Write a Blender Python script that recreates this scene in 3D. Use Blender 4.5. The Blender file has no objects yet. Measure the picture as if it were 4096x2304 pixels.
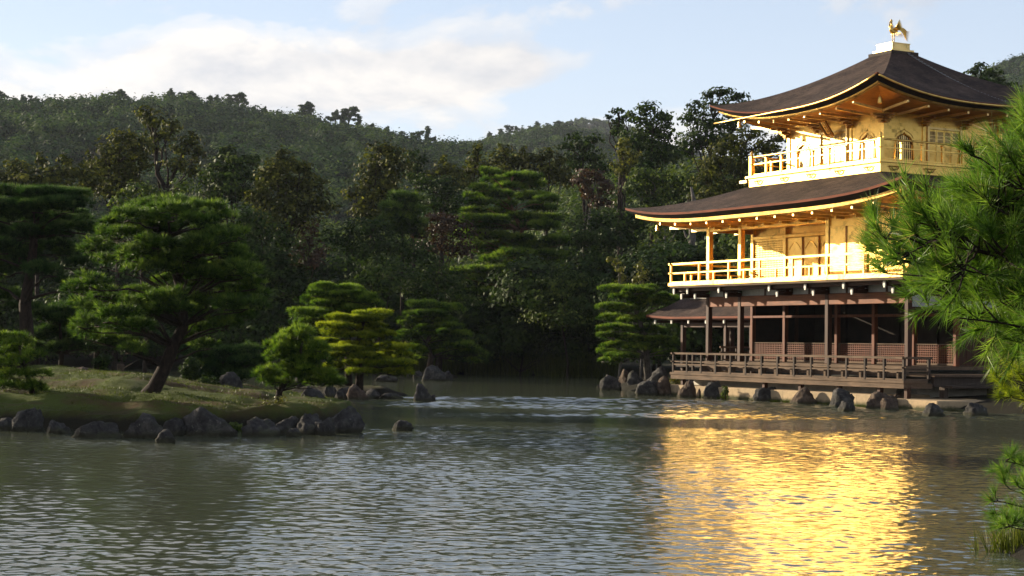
import bpy, math, random
import numpy as np
from mathutils import Matrix, Vector
# ------------------------------------------------------------------ camera, sky, sun
SC = bpy.context.scene
COL = SC.collection
FL, PIT, ROL, TH = 6983.9, .0316, .0133, 1.0772        # focal length in photo pixels, pitch, roll, heading of the pavilion
CX, CY, CZ = 13.36, 58.785, 1.97                        # near corner of the pavilion; height of the eye above the water
_c, _s = math.cos(PIT), math.sin(PIT); _cr, _sr = math.cos(ROL), math.sin(ROL)
right, up, fwd = Vector((1, 0, 0)), Vector((0, -_s, _c)), Vector((0, _c, _s))
cam = bpy.data.cameras.new('camera'); camo = bpy.data.objects.new('camera', cam); COL.objects.link(camo)
cam.sensor_width = 36; cam.lens = FL / 4096 * 36; cam.clip_start = .1; cam.clip_end = 8000
ax = right * _cr + up * _sr; ay = -right * _sr + up * _cr; az = -fwd
M = Matrix((ax, ay, az)).transposed().to_4x4(); M.translation = (0, 0, CZ); camo.matrix_world = M
SC.camera = camo
SC.view_settings.view_transform = 'Standard'; SC.view_settings.look = 'None'
SC.view_settings.exposure = 1.12; SC.view_settings.gamma = 1
SC.cycles.max_bounces = 8; SC.cycles.transparent_max_bounces = 4; SC.cycles.sample_clamp_indirect = 30
SC.cycles.volume_bounces = 0; SC.cycles.use_denoising = True

U = Vector((-math.cos(TH), math.sin(TH), 0)); V = Vector((math.sin(TH), math.cos(TH), 0))
SUN_EL = math.radians(14.0); SUN_A = math.radians(59.7)
sd = U * math.sin(SUN_A) - V * math.cos(SUN_A); sd.normalize()
sunv = Vector((sd.x * math.cos(SUN_EL), sd.y * math.cos(SUN_EL), math.sin(SUN_EL)))
sl = bpy.data.lights.new('sun', 'SUN'); sl.energy = 5.0; sl.angle = math.radians(.5); sl.color = (1, .86, .64)
so = bpy.data.objects.new('sun', sl); COL.objects.link(so); so.rotation_euler = sunv.to_track_quat('Z', 'Y').to_euler()

def nd(nt, t, **kw):
    n = nt.nodes.new(t)
    for k, v in kw.items():
        if k in n.inputs.keys() if isinstance(k, str) else False: n.inputs[k].default_value = v
        else: setattr(n, k, v)
    return n
def lk(nt, a, b): nt.links.new(a, b)
def math_n(nt, op, a, b=None, c=None, clamp=False):
    n = nt.nodes.new('ShaderNodeMath'); n.operation = op; n.use_clamp = clamp
    for i, x in enumerate((a, b, c)):
        if x is None: continue
        if isinstance(x, (int, float)): n.inputs[i].default_value = x
        else: nt.links.new(x, n.inputs[i])
    return n.outputs[0]
def ramp(nt, fac, stops, interp='LINEAR'):
    r = nt.nodes.new('ShaderNodeValToRGB'); r.color_ramp.interpolation = interp
    els = r.color_ramp.elements
    while len(els) < len(stops): els.new(.5)
    for e, (p, c) in zip(els, stops):
        e.position = p; e.color = (c, c, c, 1) if isinstance(c, (int, float)) else (*c, 1)
    nt.links.new(fac, r.inputs[0]); return r.outputs[0]
def mixc(nt, f, a, b):
    m = nt.nodes.new('ShaderNodeMix'); m.data_type = 'RGBA'
    for k, x in ((0, f), (6, a), (7, b)):
        if isinstance(x, (int, float)): m.inputs[k].default_value = x
        elif isinstance(x, tuple): m.inputs[k].default_value = (*x, 1)
        else: nt.links.new(x, m.inputs[k])
    return m.outputs[2]
def noise(nt, vec, scale, detail=4, rough=.5, dist=0.):
    n = nt.nodes.new('ShaderNodeTexNoise'); n.inputs['Scale'].default_value = scale
    n.inputs['Detail'].default_value = detail; n.inputs['Roughness'].default_value = rough
    n.inputs['Distortion'].default_value = dist
    if vec is not None: nt.links.new(vec, n.inputs['Vector'])
    return n.outputs[0]
def mapping(nt, vec, scale=(1, 1, 1), loc=(0, 0, 0), rot=(0, 0, 0)):
    m = nt.nodes.new('ShaderNodeMapping'); m.inputs['Scale'].default_value = scale
    m.inputs['Location'].default_value = loc; m.inputs['Rotation'].default_value = rot
    nt.links.new(vec, m.inputs[0]); return m.outputs[0]

wd = bpy.data.worlds.new('World'); SC.world = wd; wd.use_nodes = True
nt = wd.node_tree; nt.nodes.clear()
sky = nt.nodes.new('ShaderNodeTexSky'); sky.sky_type = 'NISHITA'; sky.sun_disc = False
sky.sun_elevation = SUN_EL; sky.sun_rotation = math.atan2(sunv.x, sunv.y)
sky.air_density = 1.0; sky.dust_density = .3; sky.ozone_density = 1.6
tc = nt.nodes.new('ShaderNodeTexCoord'); sx = nt.nodes.new('ShaderNodeSeparateXYZ'); lk(nt, tc.outputs['Generated'], sx.inputs[0])
EL = sx.outputs[2]; AZ = math_n(nt, 'DIVIDE', sx.outputs[0], math_n(nt, 'MAXIMUM', sx.outputs[1], .05))
def bell(x, mid, slope, half):                         # soft band in elevation whose middle climbs with azimuth
    d = math_n(nt, 'DIVIDE', math_n(nt, 'SUBTRACT', x, math_n(nt, 'MULTIPLY_ADD', AZ, slope, mid)), half)
    return math_n(nt, 'POWER', 2.718, math_n(nt, 'MULTIPLY', math_n(nt, 'MULTIPLY', d, d), -1.))
D = tc.outputs['Generated']
def puffs(off): return noise(nt, mapping(nt, D, (1, 1, 2.1), off), 8.5, 9, .56, .25)
n1 = puffs((.3, .7, .0)); n1u = puffs((.295, .7, .022)); n2 = noise(nt, mapping(nt, D, (1, 1, 3.2), (1.3, .2, .4)), 3.0, 4, .5)
m1 = math_n(nt, 'MULTIPLY', bell(EL, .174, .0925, .027), ramp(nt, math_n(nt, 'ADD', AZ, .5), [(.30, 1.), (.46, .85), (.56, .0)]))
m2 = math_n(nt, 'MULTIPLY', bell(EL, .154, .08, .014), ramp(nt, math_n(nt, 'ADD', AZ, .5), [(.30, .1), (.38, 1.), (.50, .9), (.57, .0)]))
m3 = math_n(nt, 'MULTIPLY', ramp(nt, EL, [(.175, 0.), (.20, 1.), (.33, 1.), (.5, .75), (.75, -.4)]), ramp(nt, math_n(nt, 'ADD', AZ, .5), [(.27, 1.), (.36, .25), (.5, .1), (.9, .3)]))
f = math_n(nt, 'ADD', math_n(nt, 'MULTIPLY_ADD', n1, 1.15, -.175), math_n(nt, 'MULTIPLY', n2, .25))
f = math_n(nt, 'ADD', f, math_n(nt, 'ADD', math_n(nt, 'MULTIPLY', m1, .135), math_n(nt, 'ADD', math_n(nt, 'MULTIPLY', m2, .36), math_n(nt, 'MULTIPLY', m3, .31))))
cov = ramp(nt, f, [(.535, 0.), (.60, .45), (.71, .93)], 'EASE')
shade = math_n(nt, 'MULTIPLY_ADD', math_n(nt, 'SUBTRACT', n1u, n1), 5.5, .42, True)
shade = math_n(nt, 'ADD', shade, math_n(nt, 'MULTIPLY', m3, .35), None, True)
cloud = mixc(nt, shade, (4.9, 4.65, 4.4), (3.3, 3.35, 3.6))
sund = nt.nodes.new('ShaderNodeVectorMath'); sund.operation = 'DOT_PRODUCT'; lk(nt, tc.outputs['Generated'], sund.inputs[0]); sund.inputs[1].default_value = sunv[:]
glow = math_n(nt, 'MULTIPLY_ADD', sund.outputs['Value'], .30, .78)
cm = nt.nodes.new('ShaderNodeVectorMath'); cm.operation = 'SCALE'; lk(nt, cloud, cm.inputs[0]); lk(nt, glow, cm.inputs[3]); cloud = cm.outputs[0]
skyc = nt.nodes.new('ShaderNodeMix'); skyc.data_type = 'RGBA'; skyc.blend_type = 'MULTIPLY'; skyc.inputs[0].default_value = 1
lk(nt, sky.outputs[0], skyc.inputs[6]); skyc.inputs[7].default_value = (1.12, .98, 1.02, 1)
veil = ramp(nt, EL, [(.0, (3.45, 3.7, 4.15)), (.16, (2.9, 3.4, 4.1)), (.40, (1.7, 2.2, 3.1)), (.9, (.9, 1.25, 2.1))])
blue = mixc(nt, .72, skyc.outputs[2], veil)     # thin high haze over the clear sky
fin = mixc(nt, cov, blue, cloud)
bg = nt.nodes.new('ShaderNodeBackground'); bg.inputs[1].default_value = .104; lk(nt, fin, bg.inputs[0])
wo = nt.nodes.new('ShaderNodeOutputWorld'); lk(nt, bg.outputs[0], wo.inputs[0])

# ------------------------------------------------------------------ helpers
K = 4096 / 2576
def ray(px, py):
    a, b = px * K - 2048, py * K - 1152
    d = right * (a * _cr + b * _sr) - up * (-a * _sr + b * _cr) + fwd * FL
    return d / FL
def at(px, py, Y):
    d = ray(px, py); return Vector((0, 0, CZ)) + d * (Y / d.y)
def onz(px, py, z=0.):
    d = ray(px, py); return Vector((0, 0, CZ)) + d * ((z - CZ) / d.z)
def mpx(Y): return K / FL * Y                          # metres per (overview) pixel at depth Y
def W(u, v, z=0.):
    p = Vector((CX, CY, 0)) + U * u + V * v; p.z = z; return p
def tag(o, label=None, cat=None, group=None, kind=None):
    if label: o['label'] = label
    if cat: o['category'] = cat
    if group: o['group'] = group
    if kind: o['kind'] = kind
    return o
def empty(name, loc, label, cat, group=None, rz=0.):
    o = bpy.data.objects.new(name, None); COL.objects.link(o); o.location = loc; o.rotation_euler = (0, 0, rz)
    o.empty_display_size = .3
    return tag(o, label, cat, group)
def link(name, me, parent=None, mats=()):
    for m in mats: me.materials.append(m)
    o = bpy.data.objects.new(name, me); COL.objects.link(o)
    if parent: o.parent = parent
    return o
def np_mesh(name, verts, faces, tint=None, mat_idx=None, smooth=False):
    """verts (n,3); faces (m,3) or (m,4)"""
    verts = np.asarray(verts, np.float32); faces = np.asarray(faces, np.int32)
    me = bpy.data.meshes.new(name); m, k = faces.shape
    me.vertices.add(len(verts)); me.vertices.foreach_set('co', verts.ravel())
    me.loops.add(m * k); me.loops.foreach_set('vertex_index', faces.ravel())
    me.polygons.add(m); me.polygons.foreach_set('loop_start', np.arange(0, m * k, k, dtype=np.int32))
    if mat_idx is not None: me.polygons.foreach_set('material_index', np.asarray(mat_idx, np.int32))
    me.polygons.foreach_set('use_smooth', np.full(m, smooth, bool))
    if tint is not None:
        a = me.attributes.new('tint', 'FLOAT', 'FACE'); a.data.foreach_set('value', np.asarray(tint, np.float32))
    me.update(calc_edges=True); return me
class MB:
    def __init__(s): s.v = []; s.f = []; s.m = []
    def add(s, vs, fs, m=0):
        o = len(s.v); s.v += [tuple(p) for p in vs]; s.f += [tuple(i + o for i in f) for f in fs]; s.m += [m] * len(fs)
    def box(s, x0, x1, y0, y1, z0, z1, m=0):
        if x0 > x1: x0, x1 = x1, x0
        if y0 > y1: y0, y1 = y1, y0
        s.add([(x0, y0, z0), (x1, y0, z0), (x1, y1, z0), (x0, y1, z0), (x0, y0, z1), (x1, y0, z1), (x1, y1, z1), (x0, y1, z1)],
              [(0, 3, 2, 1), (4, 5, 6, 7), (0, 1, 5, 4), (1, 2, 6, 5), (2, 3, 7, 6), (3, 0, 4, 7)], m)
        return s
    def cbox(s, x0, x1, y0, y1, z0, z1, b=.012, m=0):   # box with chamfered edges
        if x0 > x1: x0, x1 = x1, x0
        if y0 > y1: y0, y1 = y1, y0
        r = []
        for z, i in ((z0, b), (z0 + b, 0), (z1 - b, 0), (z1, b)):
            e = b
            for (x, y) in ((x0 + e, y0), (x1 - e, y0), (x1, y0 + e), (x1, y1 - e), (x1 - e, y1), (x0 + e, y1), (x0, y1 - e), (x0, y0 + e)):
                cx_, cy_ = (x0 + x1) / 2, (y0 + y1) / 2
                r.append((x + (i if x < cx_ else -i), y + (i if y < cy_ else -i), z))
        f = [tuple(range(7, -1, -1)), tuple(range(24, 32))]
        for k in range(3):
            for j in range(8): f.append((k * 8 + j, k * 8 + (j + 1) % 8, k * 8 + 8 + (j + 1) % 8, k * 8 + 8 + j))
        s.add(r, f, m); return s
    def tube(s, pts, rad, n=8, m=0, cap=True):
        pts = [Vector(p) for p in pts]
        if isinstance(rad, (int, float)): rad = [rad] * len(pts)
        vs = []; prev = None
        for i, p in enumerate(pts):
            t = (pts[min(i + 1, len(pts) - 1)] - pts[max(i - 1, 0)]).normalized()
            a = Vector((0, 0, 1)) if abs(t.z) < .9 else Vector((1, 0, 0))
            if prev is not None: a = prev
            x = (a - t * a.dot(t)).normalized(); y = t.cross(x); prev = x
            for k in range(n):
                w = 2 * math.pi * k / n; vs.append(p + (x * math.cos(w) + y * math.sin(w)) * rad[i])
        fs = [(i * n + k, i * n + (k + 1) % n, (i + 1) * n + (k + 1) % n, (i + 1) * n + k) for i in range(len(pts) - 1) for k in range(n)]
        if cap: fs += [tuple(range(n - 1, -1, -1)), tuple(range((len(pts) - 1) * n, len(pts) * n))]
        s.add(vs, fs, m); return s
    def grid(s, rows, m=0, flip=False):
        n = len(rows[0]); vs = [p for r in rows for p in r]; fs = []
        for i in range(len(rows) - 1):
            for k in range(n - 1):
                q = (i * n + k, i * n + k + 1, (i + 1) * n + k + 1, (i + 1) * n + k)
                fs.append(q[::-1] if flip else q)
        s.add(vs, fs, m); return s
    def build(s, name, mats, parent=None, smooth=False):
        me = bpy.data.meshes.new(name); me.from_pydata(s.v, [], s.f)
        me.polygons.foreach_set('material_index', s.m)
        if smooth: me.polygons.foreach_set('use_smooth', [True] * len(s.f))
        me.update()
        return link(name, me, parent, mats if isinstance(mats, (list, tuple)) else [mats])

# ------------------------------------------------------------------ materials
def new_mat(name):
    m = bpy.data.materials.new(name); m.use_nodes = True; nt = m.node_tree
    b = nt.nodes['Principled BSDF']; tc = nt.nodes.new('ShaderNodeTexCoord'); b.inputs['Specular IOR Level'].default_value = .18
    return m, nt, b, tc.outputs['Object']
def bump(nt, b, h, dist, strength=1.):
    n = nt.nodes.new('ShaderNodeBump'); n.inputs['Distance'].default_value = dist; n.inputs['Strength'].default_value = strength
    nt.links.new(h, n.inputs['Height']); nt.links.new(n.outputs[0], b.inputs['Normal']); return n
def gold_mat(name, col=(1.0, .66, .21), r0=.30, r1=.46, col2=(.93, .58, .17)):
    m, nt, b, o = new_mat(name)
    n = noise(nt, o, 2.2, 7, .66)
    vo = nt.nodes.new('ShaderNodeTexVoronoi'); vo.distance = 'CHEBYCHEV'; vo.inputs['Scale'].default_value = 8; vo.inputs['Randomness'].default_value = .08; lk(nt, o, vo.inputs['Vector'])
    n = math_n(nt, 'ADD', n, math_n(nt, 'MULTIPLY_ADD', vo.outputs['Color'], .20, -.10))
    lk(nt, ramp(nt, n, [(.28, tuple(c * .50 for c in col2)), (.45, col2), (.68, col)]), b.inputs['Base Color'])
    b.inputs['Metallic'].default_value = 1
    lk(nt, math_n(nt, 'MULTIPLY_ADD', noise(nt, o, 11, 4), r1 - r0, r0), b.inputs['Roughness'])
    bump(nt, b, noise(nt, o, 14, 3), .006, .5); return m
def wood_mat(name, c1, c2, rough=.65, scale=(1, 1, 1), zgrain=False, bm=.003):
    m, nt, b, o = new_mat(name)
    g = noise(nt, mapping(nt, o, (14, 14, .9) if zgrain else (.9, 14, 14)), 2.0, 5, .6)
    g2 = noise(nt, o, 1.3, 3)
    f = math_n(nt, 'ADD', math_n(nt, 'MULTIPLY', g, .7), math_n(nt, 'MULTIPLY', g2, .5))
    lk(nt, ramp(nt, f, [(.35, c1), (.8, c2)]), b.inputs['Base Color']); b.inputs['Roughness'].default_value = rough
    bump(nt, b, g, bm); return m
def plain_mat(name, c1, c2, scale=4, rough=.8, bd=.004, bs=30):
    m, nt, b, o = new_mat(name)
    lk(nt, ramp(nt, noise(nt, o, scale, 6, .6), [(.3, c1), (.7, c2)]), b.inputs['Base Color']); b.inputs['Roughness'].default_value = rough
    bump(nt, b, noise(nt, o, bs, 4), bd); return m
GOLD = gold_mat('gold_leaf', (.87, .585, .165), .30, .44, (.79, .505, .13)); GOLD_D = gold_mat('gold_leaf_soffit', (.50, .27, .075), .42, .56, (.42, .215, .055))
GOLD_P = gold_mat('gold_leaf_pale', (.88, .65, .28), .34, .5, (.82, .58, .23))
WOOD = wood_mat('dark_brown_timber', (.017, .007, .004), (.070, .026, .011), .6, zgrain=True)
WOOD_H = wood_mat('dark_brown_beam', (.055, .018, .007), (.26, .088, .032), .6)
WOOD_R = wood_mat('reddish_timber', (.045, .013, .005), (.175, .048, .015), .6, zgrain=True)
GREYW = wood_mat('weathered_grey_timber', (.032, .021, .014), (.165, .108, .068), .8)
GREYD = wood_mat('weathered_dark_timber', (.022, .016, .013), (.075, .055, .042), .8, zgrain=True)
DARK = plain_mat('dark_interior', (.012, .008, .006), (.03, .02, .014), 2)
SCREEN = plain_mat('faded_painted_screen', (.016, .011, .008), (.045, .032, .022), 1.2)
PLASTER = plain_mat('white_plaster', (.42, .42, .42), (.58, .57, .55), 5)
GOLD_M = gold_mat('matte_gold_fascia', (.72, .47, .15), .5, .65, (.58, .36, .10))
PAINT = plain_mat('white_painted_wood', (.7, .66, .58), (.82, .78, .7), 9)
def stone_wall_mat():
    m, nt, b, o = new_mat('tan_stone_blocks')
    br = nt.nodes.new('ShaderNodeTexBrick'); lk(nt, mapping(nt, o, (1, 1, 1), rot=(math.pi / 2, 0, 0)), br.inputs['Vector'])
    br.inputs['Scale'].default_value = 1; br.inputs['Brick Width'].default_value = 1.35; br.inputs['Row Height'].default_value = .62
    br.inputs['Mortar Size'].default_value = .008; br.offset = .37
    br.inputs['Color1'].default_value = (.40, .29, .17, 1); br.inputs['Color2'].default_value = (.33, .25, .16, 1); br.inputs['Mortar'].default_value = (.14, .11, .075, 1)
    n = noise(nt, o, 5, 8, .65)
    col = mixc(nt, ramp(nt, n, [(.42, 0.), (.75, .75)]), br.outputs[0], (.22, .175, .11))
    # algae below the high-water line
    s = nt.nodes.new('ShaderNodeSeparateXYZ'); g = nt.nodes.new('ShaderNodeNewGeometry'); lk(nt, g.outputs['Position'], s.inputs[0])
    al = math_n(nt, 'SUBTRACT', .9, math_n(nt, 'MULTIPLY', math_n(nt, 'ADD', s.outputs[2], math_n(nt, 'MULTIPLY', n, -.18)), 9.), None, True)
    lk(nt, mixc(nt, al, col, (.055, .055, .022)), b.inputs['Base Color']); b.inputs['Roughness'].default_value = .85
    bump(nt, b, noise(nt, o, 16, 6, .7), .02); return m
STONE = stone_wall_mat()
PALE = plain_mat('pale_stone', (.34, .31, .26), (.52, .48, .40), 3, .85, .01, 18)
def bark_roof_mat():
    m, nt, b, o = new_mat('cypress_bark_shingles')
    s = nt.nodes.new('ShaderNodeSeparateXYZ'); lk(nt, o, s.inputs[0])
    st = noise(nt, mapping(nt, o, (3.2, 3.2, 34)), 1.6, 6, .75)
    pt = noise(nt, o, 1.1, 5, .6)
    f = math_n(nt, 'ADD', math_n(nt, 'MULTIPLY', st, .75), math_n(nt, 'MULTIPLY', pt, .5))
    lk(nt, ramp(nt, f, [(.36, (.008, .005, .004)), (.58, (.040, .023, .017)), (.74, (.105, .066, .048)), (.9, (.20, .14, .11))]), b.inputs['Base Color'])
    b.inputs['Roughness'].default_value = .85; bump(nt, b, math_n(nt, 'ADD', st, math_n(nt, 'MULTIPLY', noise(nt, o, 30, 4, .7), .5)), .11); return m
ROOF = bark_roof_mat()
ROOF_E = wood_mat('cut_bark_edge', (.07, .018, .008), (.20, .055, .024), .75)
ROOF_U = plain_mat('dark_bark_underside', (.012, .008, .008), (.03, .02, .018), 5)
CHAIN = plain_mat('grey_metal_chain', (.18, .18, .18), (.3, .3, .3), 20, .5)
LACQ = plain_mat('black_lacquer', (.012, .010, .010), (.03, .022, .018), 20, .35)

def rock_mat(name, c1, c2, c3, moss=.35):
    m, nt, b, o = new_mat(name)
    n = noise(nt, o, 3.5, 10, .68, .4); n2 = noise(nt, o, 14, 8, .7)
    col = ramp(nt, n, [(.33, c1), (.52, c2), (.70, c3)])
    lich = ramp(nt, n2, [(.60, 0.), (.68, .55)])
    col = mixc(nt, lich, col, (.26, .25, .21))
    g = nt.nodes.new('ShaderNodeNewGeometry'); s = nt.nodes.new('ShaderNodeSeparateXYZ'); lk(nt, g.outputs['Position'], s.inputs[0])
    wet_or_shade = math_n(nt, 'SUBTRACT', 1., math_n(nt, 'MULTIPLY', math_n(nt, 'ADD', s.outputs[2], math_n(nt, 'MULTIPLY', n, -.12)), 14.), None, True)
    col = mixc(nt, math_n(nt, 'MULTIPLY', wet_or_shade, .8), col, (.035, .033, .018))
    s2 = nt.nodes.new('ShaderNodeSeparateXYZ'); lk(nt, g.outputs['Normal'], s2.inputs[0])
    mo = math_n(nt, 'MULTIPLY', ramp(nt, noise(nt, o, 2.2, 5, .6), [(.52, 0.), (.62, 1.)]), math_n(nt, 'MAXIMUM', s2.outputs[2], 0.))
    col = mixc(nt, math_n(nt, 'MULTIPLY', mo, moss), col, (.07, .085, .02))
    lk(nt, col, b.inputs['Base Color']); b.inputs['Roughness'].default_value = .9
    hh = math_n(nt, 'ADD', n, math_n(nt, 'MULTIPLY', n2, .35)); bump(nt, b, hh, .10); return m
ROCK = rock_mat('grey_rock', (.014, .013, .013), (.048, .045, .042), (.115, .105, .095))
ROCKB = rock_mat('brown_rock', (.028, .019, .014), (.085, .060, .044), (.18, .135, .10), .2)

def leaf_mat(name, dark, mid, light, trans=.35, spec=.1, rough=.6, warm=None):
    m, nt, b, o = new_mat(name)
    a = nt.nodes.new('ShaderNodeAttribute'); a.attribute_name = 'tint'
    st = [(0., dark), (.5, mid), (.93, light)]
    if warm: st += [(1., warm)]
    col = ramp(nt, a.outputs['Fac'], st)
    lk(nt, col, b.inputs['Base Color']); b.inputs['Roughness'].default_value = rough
    b.inputs['Specular IOR Level'].default_value = spec
    tr = nt.nodes.new('ShaderNodeBsdfTranslucent')
    mx = nt.nodes.new('ShaderNodeMix'); mx.data_type = 'RGBA'; mx.blend_type = 'MULTIPLY'; mx.inputs[0].default_value = 1
    lk(nt, col, mx.inputs[6]); mx.inputs[7].default_value = (1.25, 1.35, .7, 1); lk(nt, mx.outputs[2], tr.inputs[0])
    ms = nt.nodes.new('ShaderNodeMixShader'); ms.inputs[0].default_value = trans
    lk(nt, b.outputs[0], ms.inputs[1]); lk(nt, tr.outputs[0], ms.inputs[2])
    lk(nt, ms.outputs[0], nt.nodes['Material Output'].inputs[0]); return m
PINE = leaf_mat('pine_needles', (.009, .025, .005), (.055, .105, .018), (.17, .235, .045), .42, .15, .5)
PINE_B = leaf_mat('pine_needles_yellow_green', (.035, .065, .006), (.17, .21, .014), (.36, .38, .030), .45, .12, .6)
PINE_L = leaf_mat('pine_needles_fresh', (.012, .034, .005), (.085, .150, .018), (.24, .31, .045), .45, .12, .5)
PINE_D = leaf_mat('pine_needles_dark', (.006, .020, .006), (.030, .068, .018), (.095, .145, .040), .36, .1, .6)
PINE_F = leaf_mat('pine_needles_near', (.022, .060, .008), (.095, .18, .022), (.25, .34, .060), .45, .25, .45, (.24, .20, .09))
LEAF = leaf_mat('evergreen_leaves', (.008, .017, .004), (.042, .070, .014), (.13, .16, .030), .27, .08, .55)
LEAF_O = leaf_mat('olive_leaves', (.010, .015, .003), (.055, .062, .011), (.19, .18, .034), .28, .08, .6)  # lightest olive raised to stand in for rim light on the crests
LEAF_D = leaf_mat('deep_green_leaves', (.006, .014, .003), (.025, .047, .010), (.075, .108, .020), .24, .07, .6)
LEAF_R = leaf_mat('russet_leaves', (.018, .009, .005), (.052, .024, .010), (.10, .052, .016), .28, .25, .5, (.05, .065, .02))
LEAF_Y = leaf_mat('yellow_green_leaves', (.05, .055, .012), (.12, .12, .02), (.20, .17, .03), .35, .3, .5)
LEAF_H = leaf_mat('hill_leaves', (.005, .014, .006), (.026, .056, .018), (.080, .115, .032), .25, .08, .7)
GRASS = leaf_mat('grass_blades', (.020, .028, .003), (.060, .080, .006), (.13, .145, .012), .3, .2, .5)
def bark_mat(name, c1, c2):
    m, nt, b, o = new_mat(name)
    n = noise(nt, mapping(nt, o, (9, 9, 3)), 1.6, 8, .7, .6)
    lk(nt, ramp(nt, n, [(.35, c1), (.68, c2)]), b.inputs['Base Color']); b.inputs['Roughness'].default_value = .9
    bump(nt, b, n, .06); return m
BARK = bark_mat('pine_bark', (.010, .007, .006), (.050, .034, .025))
BARKR = bark_mat('red_pine_bark', (.07, .032, .02), (.22, .11, .07))
BARKG = bark_mat('grey_bark', (.05, .045, .04), (.20, .18, .16))

# ------------------------------------------------------------------ terrain and water
rng = np.random.default_rng(7); RND = random.Random(5)
def seg_dist(P, poly):
    """signed distance to a closed polygon: negative inside"""
    poly = np.asarray(poly, float); d = np.full(len(P), 1e9); ins = np.zeros(len(P), bool); n = len(poly)
    for i in range(n):
        a, b = poly[i], poly[(i + 1) % n]; ab = b - a; t = np.clip(((P - a) @ ab) / (ab @ ab), 0, 1)
        d = np.minimum(d, np.hypot(*(P - a - t[:, None] * ab).T))
        c = ((a[1] > P[:, 1]) != (b[1] > P[:, 1])) & (P[:, 0] < (b[0] - a[0]) * (P[:, 1] - a[1]) / (b[1] - a[1] + 1e-12) + a[0]); ins ^= c
    return np.where(ins, -d, d)
_ph = rng.uniform(0, 6.28, (3, 14)); _kd = rng.normal(0, 1, (14, 3)); _kd /= np.linalg.norm(_kd, axis=1)[:, None]
def wav(P, scale, seed=0):
    """cheap smooth noise in about [-1,1] from a sum of sines"""
    r = np.random.default_rng(seed); P = np.atleast_2d(P); out = np.zeros(len(P)); amp = 1.; tot = 0; f = 1. / scale
    for o in range(4):
        for k in range(4):
            d = r.normal(0, 1, P.shape[1]); d /= np.linalg.norm(d); out += amp * np.sin(P @ d * f * 3.2 + r.uniform(0, 6.28)); 
        tot += amp * 1.7; amp *= .55; f *= 2.03
    return out / tot
w2 = lambda u, v: tuple(W(u, v).xy)
POND = [(-160, -40), (3.4, -40), (3.6, 0), (4.1, 8), (4.62, 13), (4.95, 17.5), (6.2, 20), (10, 24), (22, 34), (34, 46), (34, 60),
        w2(-9., 6.), w2(-9., -.3), w2(-3.2, -1.0), w2(12.6, -1.0), w2(14, 1.0), (5.3, 74.5), (4.4, 79.2), (5.6, 84), (7.6, 95), (6.2, 105), (0, 109.5), (-10, 110),
        (-22, 114), (-45, 128), (-100, 142), (-160, 130)]
def ground_z(P):
    d = seg_dist(P, POND)
    z = np.where(d < 0, np.maximum(d * .5, -1.3), np.minimum(.10 + d * .22, .35 + .03 * d))
    far = np.clip((P[:, 1] - 118) / 160., 0, 1.4)
    z = z + np.where(d > 0, far ** 1.2 * 9, 0) + np.where(d > 1, wav(P, 9, 3) * .12, 0)
    near = np.clip((30 - P[:, 1]) / 20, 0, 1) * np.clip(d, 0, 6) * .06
    return np.minimum(z + near, 14)
def gz(x, y): return float(ground_z(np.array([[x, y]]))[0])
def axis(lo, hi, step, out_lo, out_hi):
    a = list(np.arange(lo, hi, step)); s = step
    b = []; p = lo; s = step
    while p > out_lo: s *= 1.28; p -= s; b.append(p)
    c = []; p = a[-1]; s = step
    while p < out_hi: s *= 1.28; p += s; c.append(p)
    return np.array(b[::-1] + a + c)
xs = axis(-34, 26, .55, -1300, 1300); ys = axis(-6, 126, .6, -500, 1700)
gx, gy = np.meshgrid(xs, ys); P = np.stack([gx.ravel(), gy.ravel()], 1)
Z = ground_z(P); nx, ny = len(xs), len(ys)
idx = np.arange(nx * ny).reshape(ny, nx)
Fq = np.stack([idx[:-1, :-1], idx[:-1, 1:], idx[1:, 1:], idx[1:, :-1]], -1).reshape(-1, 4)
def ground_mat(name, soil, soil2, moss, moss2, thr=(.45, .58), sc=.35):
    m, nt, b, o = new_mat(name)
    n = noise(nt, o, sc, 8, .62, .3); n2 = noise(nt, o, 5, 6, .65); n3 = noise(nt, o, 38, 4, .7)
    so_ = mixc(nt, n2, soil, soil2); mo_ = mixc(nt, n3, moss, moss2)
    col = mixc(nt, ramp(nt, n, [(thr[0], 0.), (thr[1], 1.)]), so_, mo_)
    g = nt.nodes.new('ShaderNodeNewGeometry'); s = nt.nodes.new('ShaderNodeSeparateXYZ'); lk(nt, g.outputs['Position'], s.inputs[0])
    wet_or_shade = math_n(nt, 'SUBTRACT', 1.35, math_n(nt, 'MULTIPLY', math_n(nt, 'ADD', s.outputs[2], math_n(nt, 'MULTIPLY', n2, -.25)), 4.), None, True)  # low bank darkened: dark soil plus the shade between rocks, as colour
    lk(nt, mixc(nt, wet_or_shade, col, (.014, .012, .006)), b.inputs['Base Color']); b.inputs['Roughness'].default_value = .95
    h = math_n(nt, 'ADD', math_n(nt, 'MULTIPLY', n2, .6), math_n(nt, 'MULTIPLY', n3, .3)); bump(nt, b, h, .12); return m
GROUND = ground_mat('forest_soil', (.014, .010, .006), (.032, .023, .012), (.012, .018, .005), (.024, .032, .008))
MOSS = ground_mat('mossy_turf', (.052, .032, .012), (.105, .066, .024), (.034, .050, .005), (.088, .112, .010), (.39, .53), .55)  # bare soil made wider and lighter, standing in for brown sun patches
tag(link('ground', np_mesh('ground', np.c_[P, Z], Fq, smooth=True), mats=[GROUND]), kind='structure')

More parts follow.
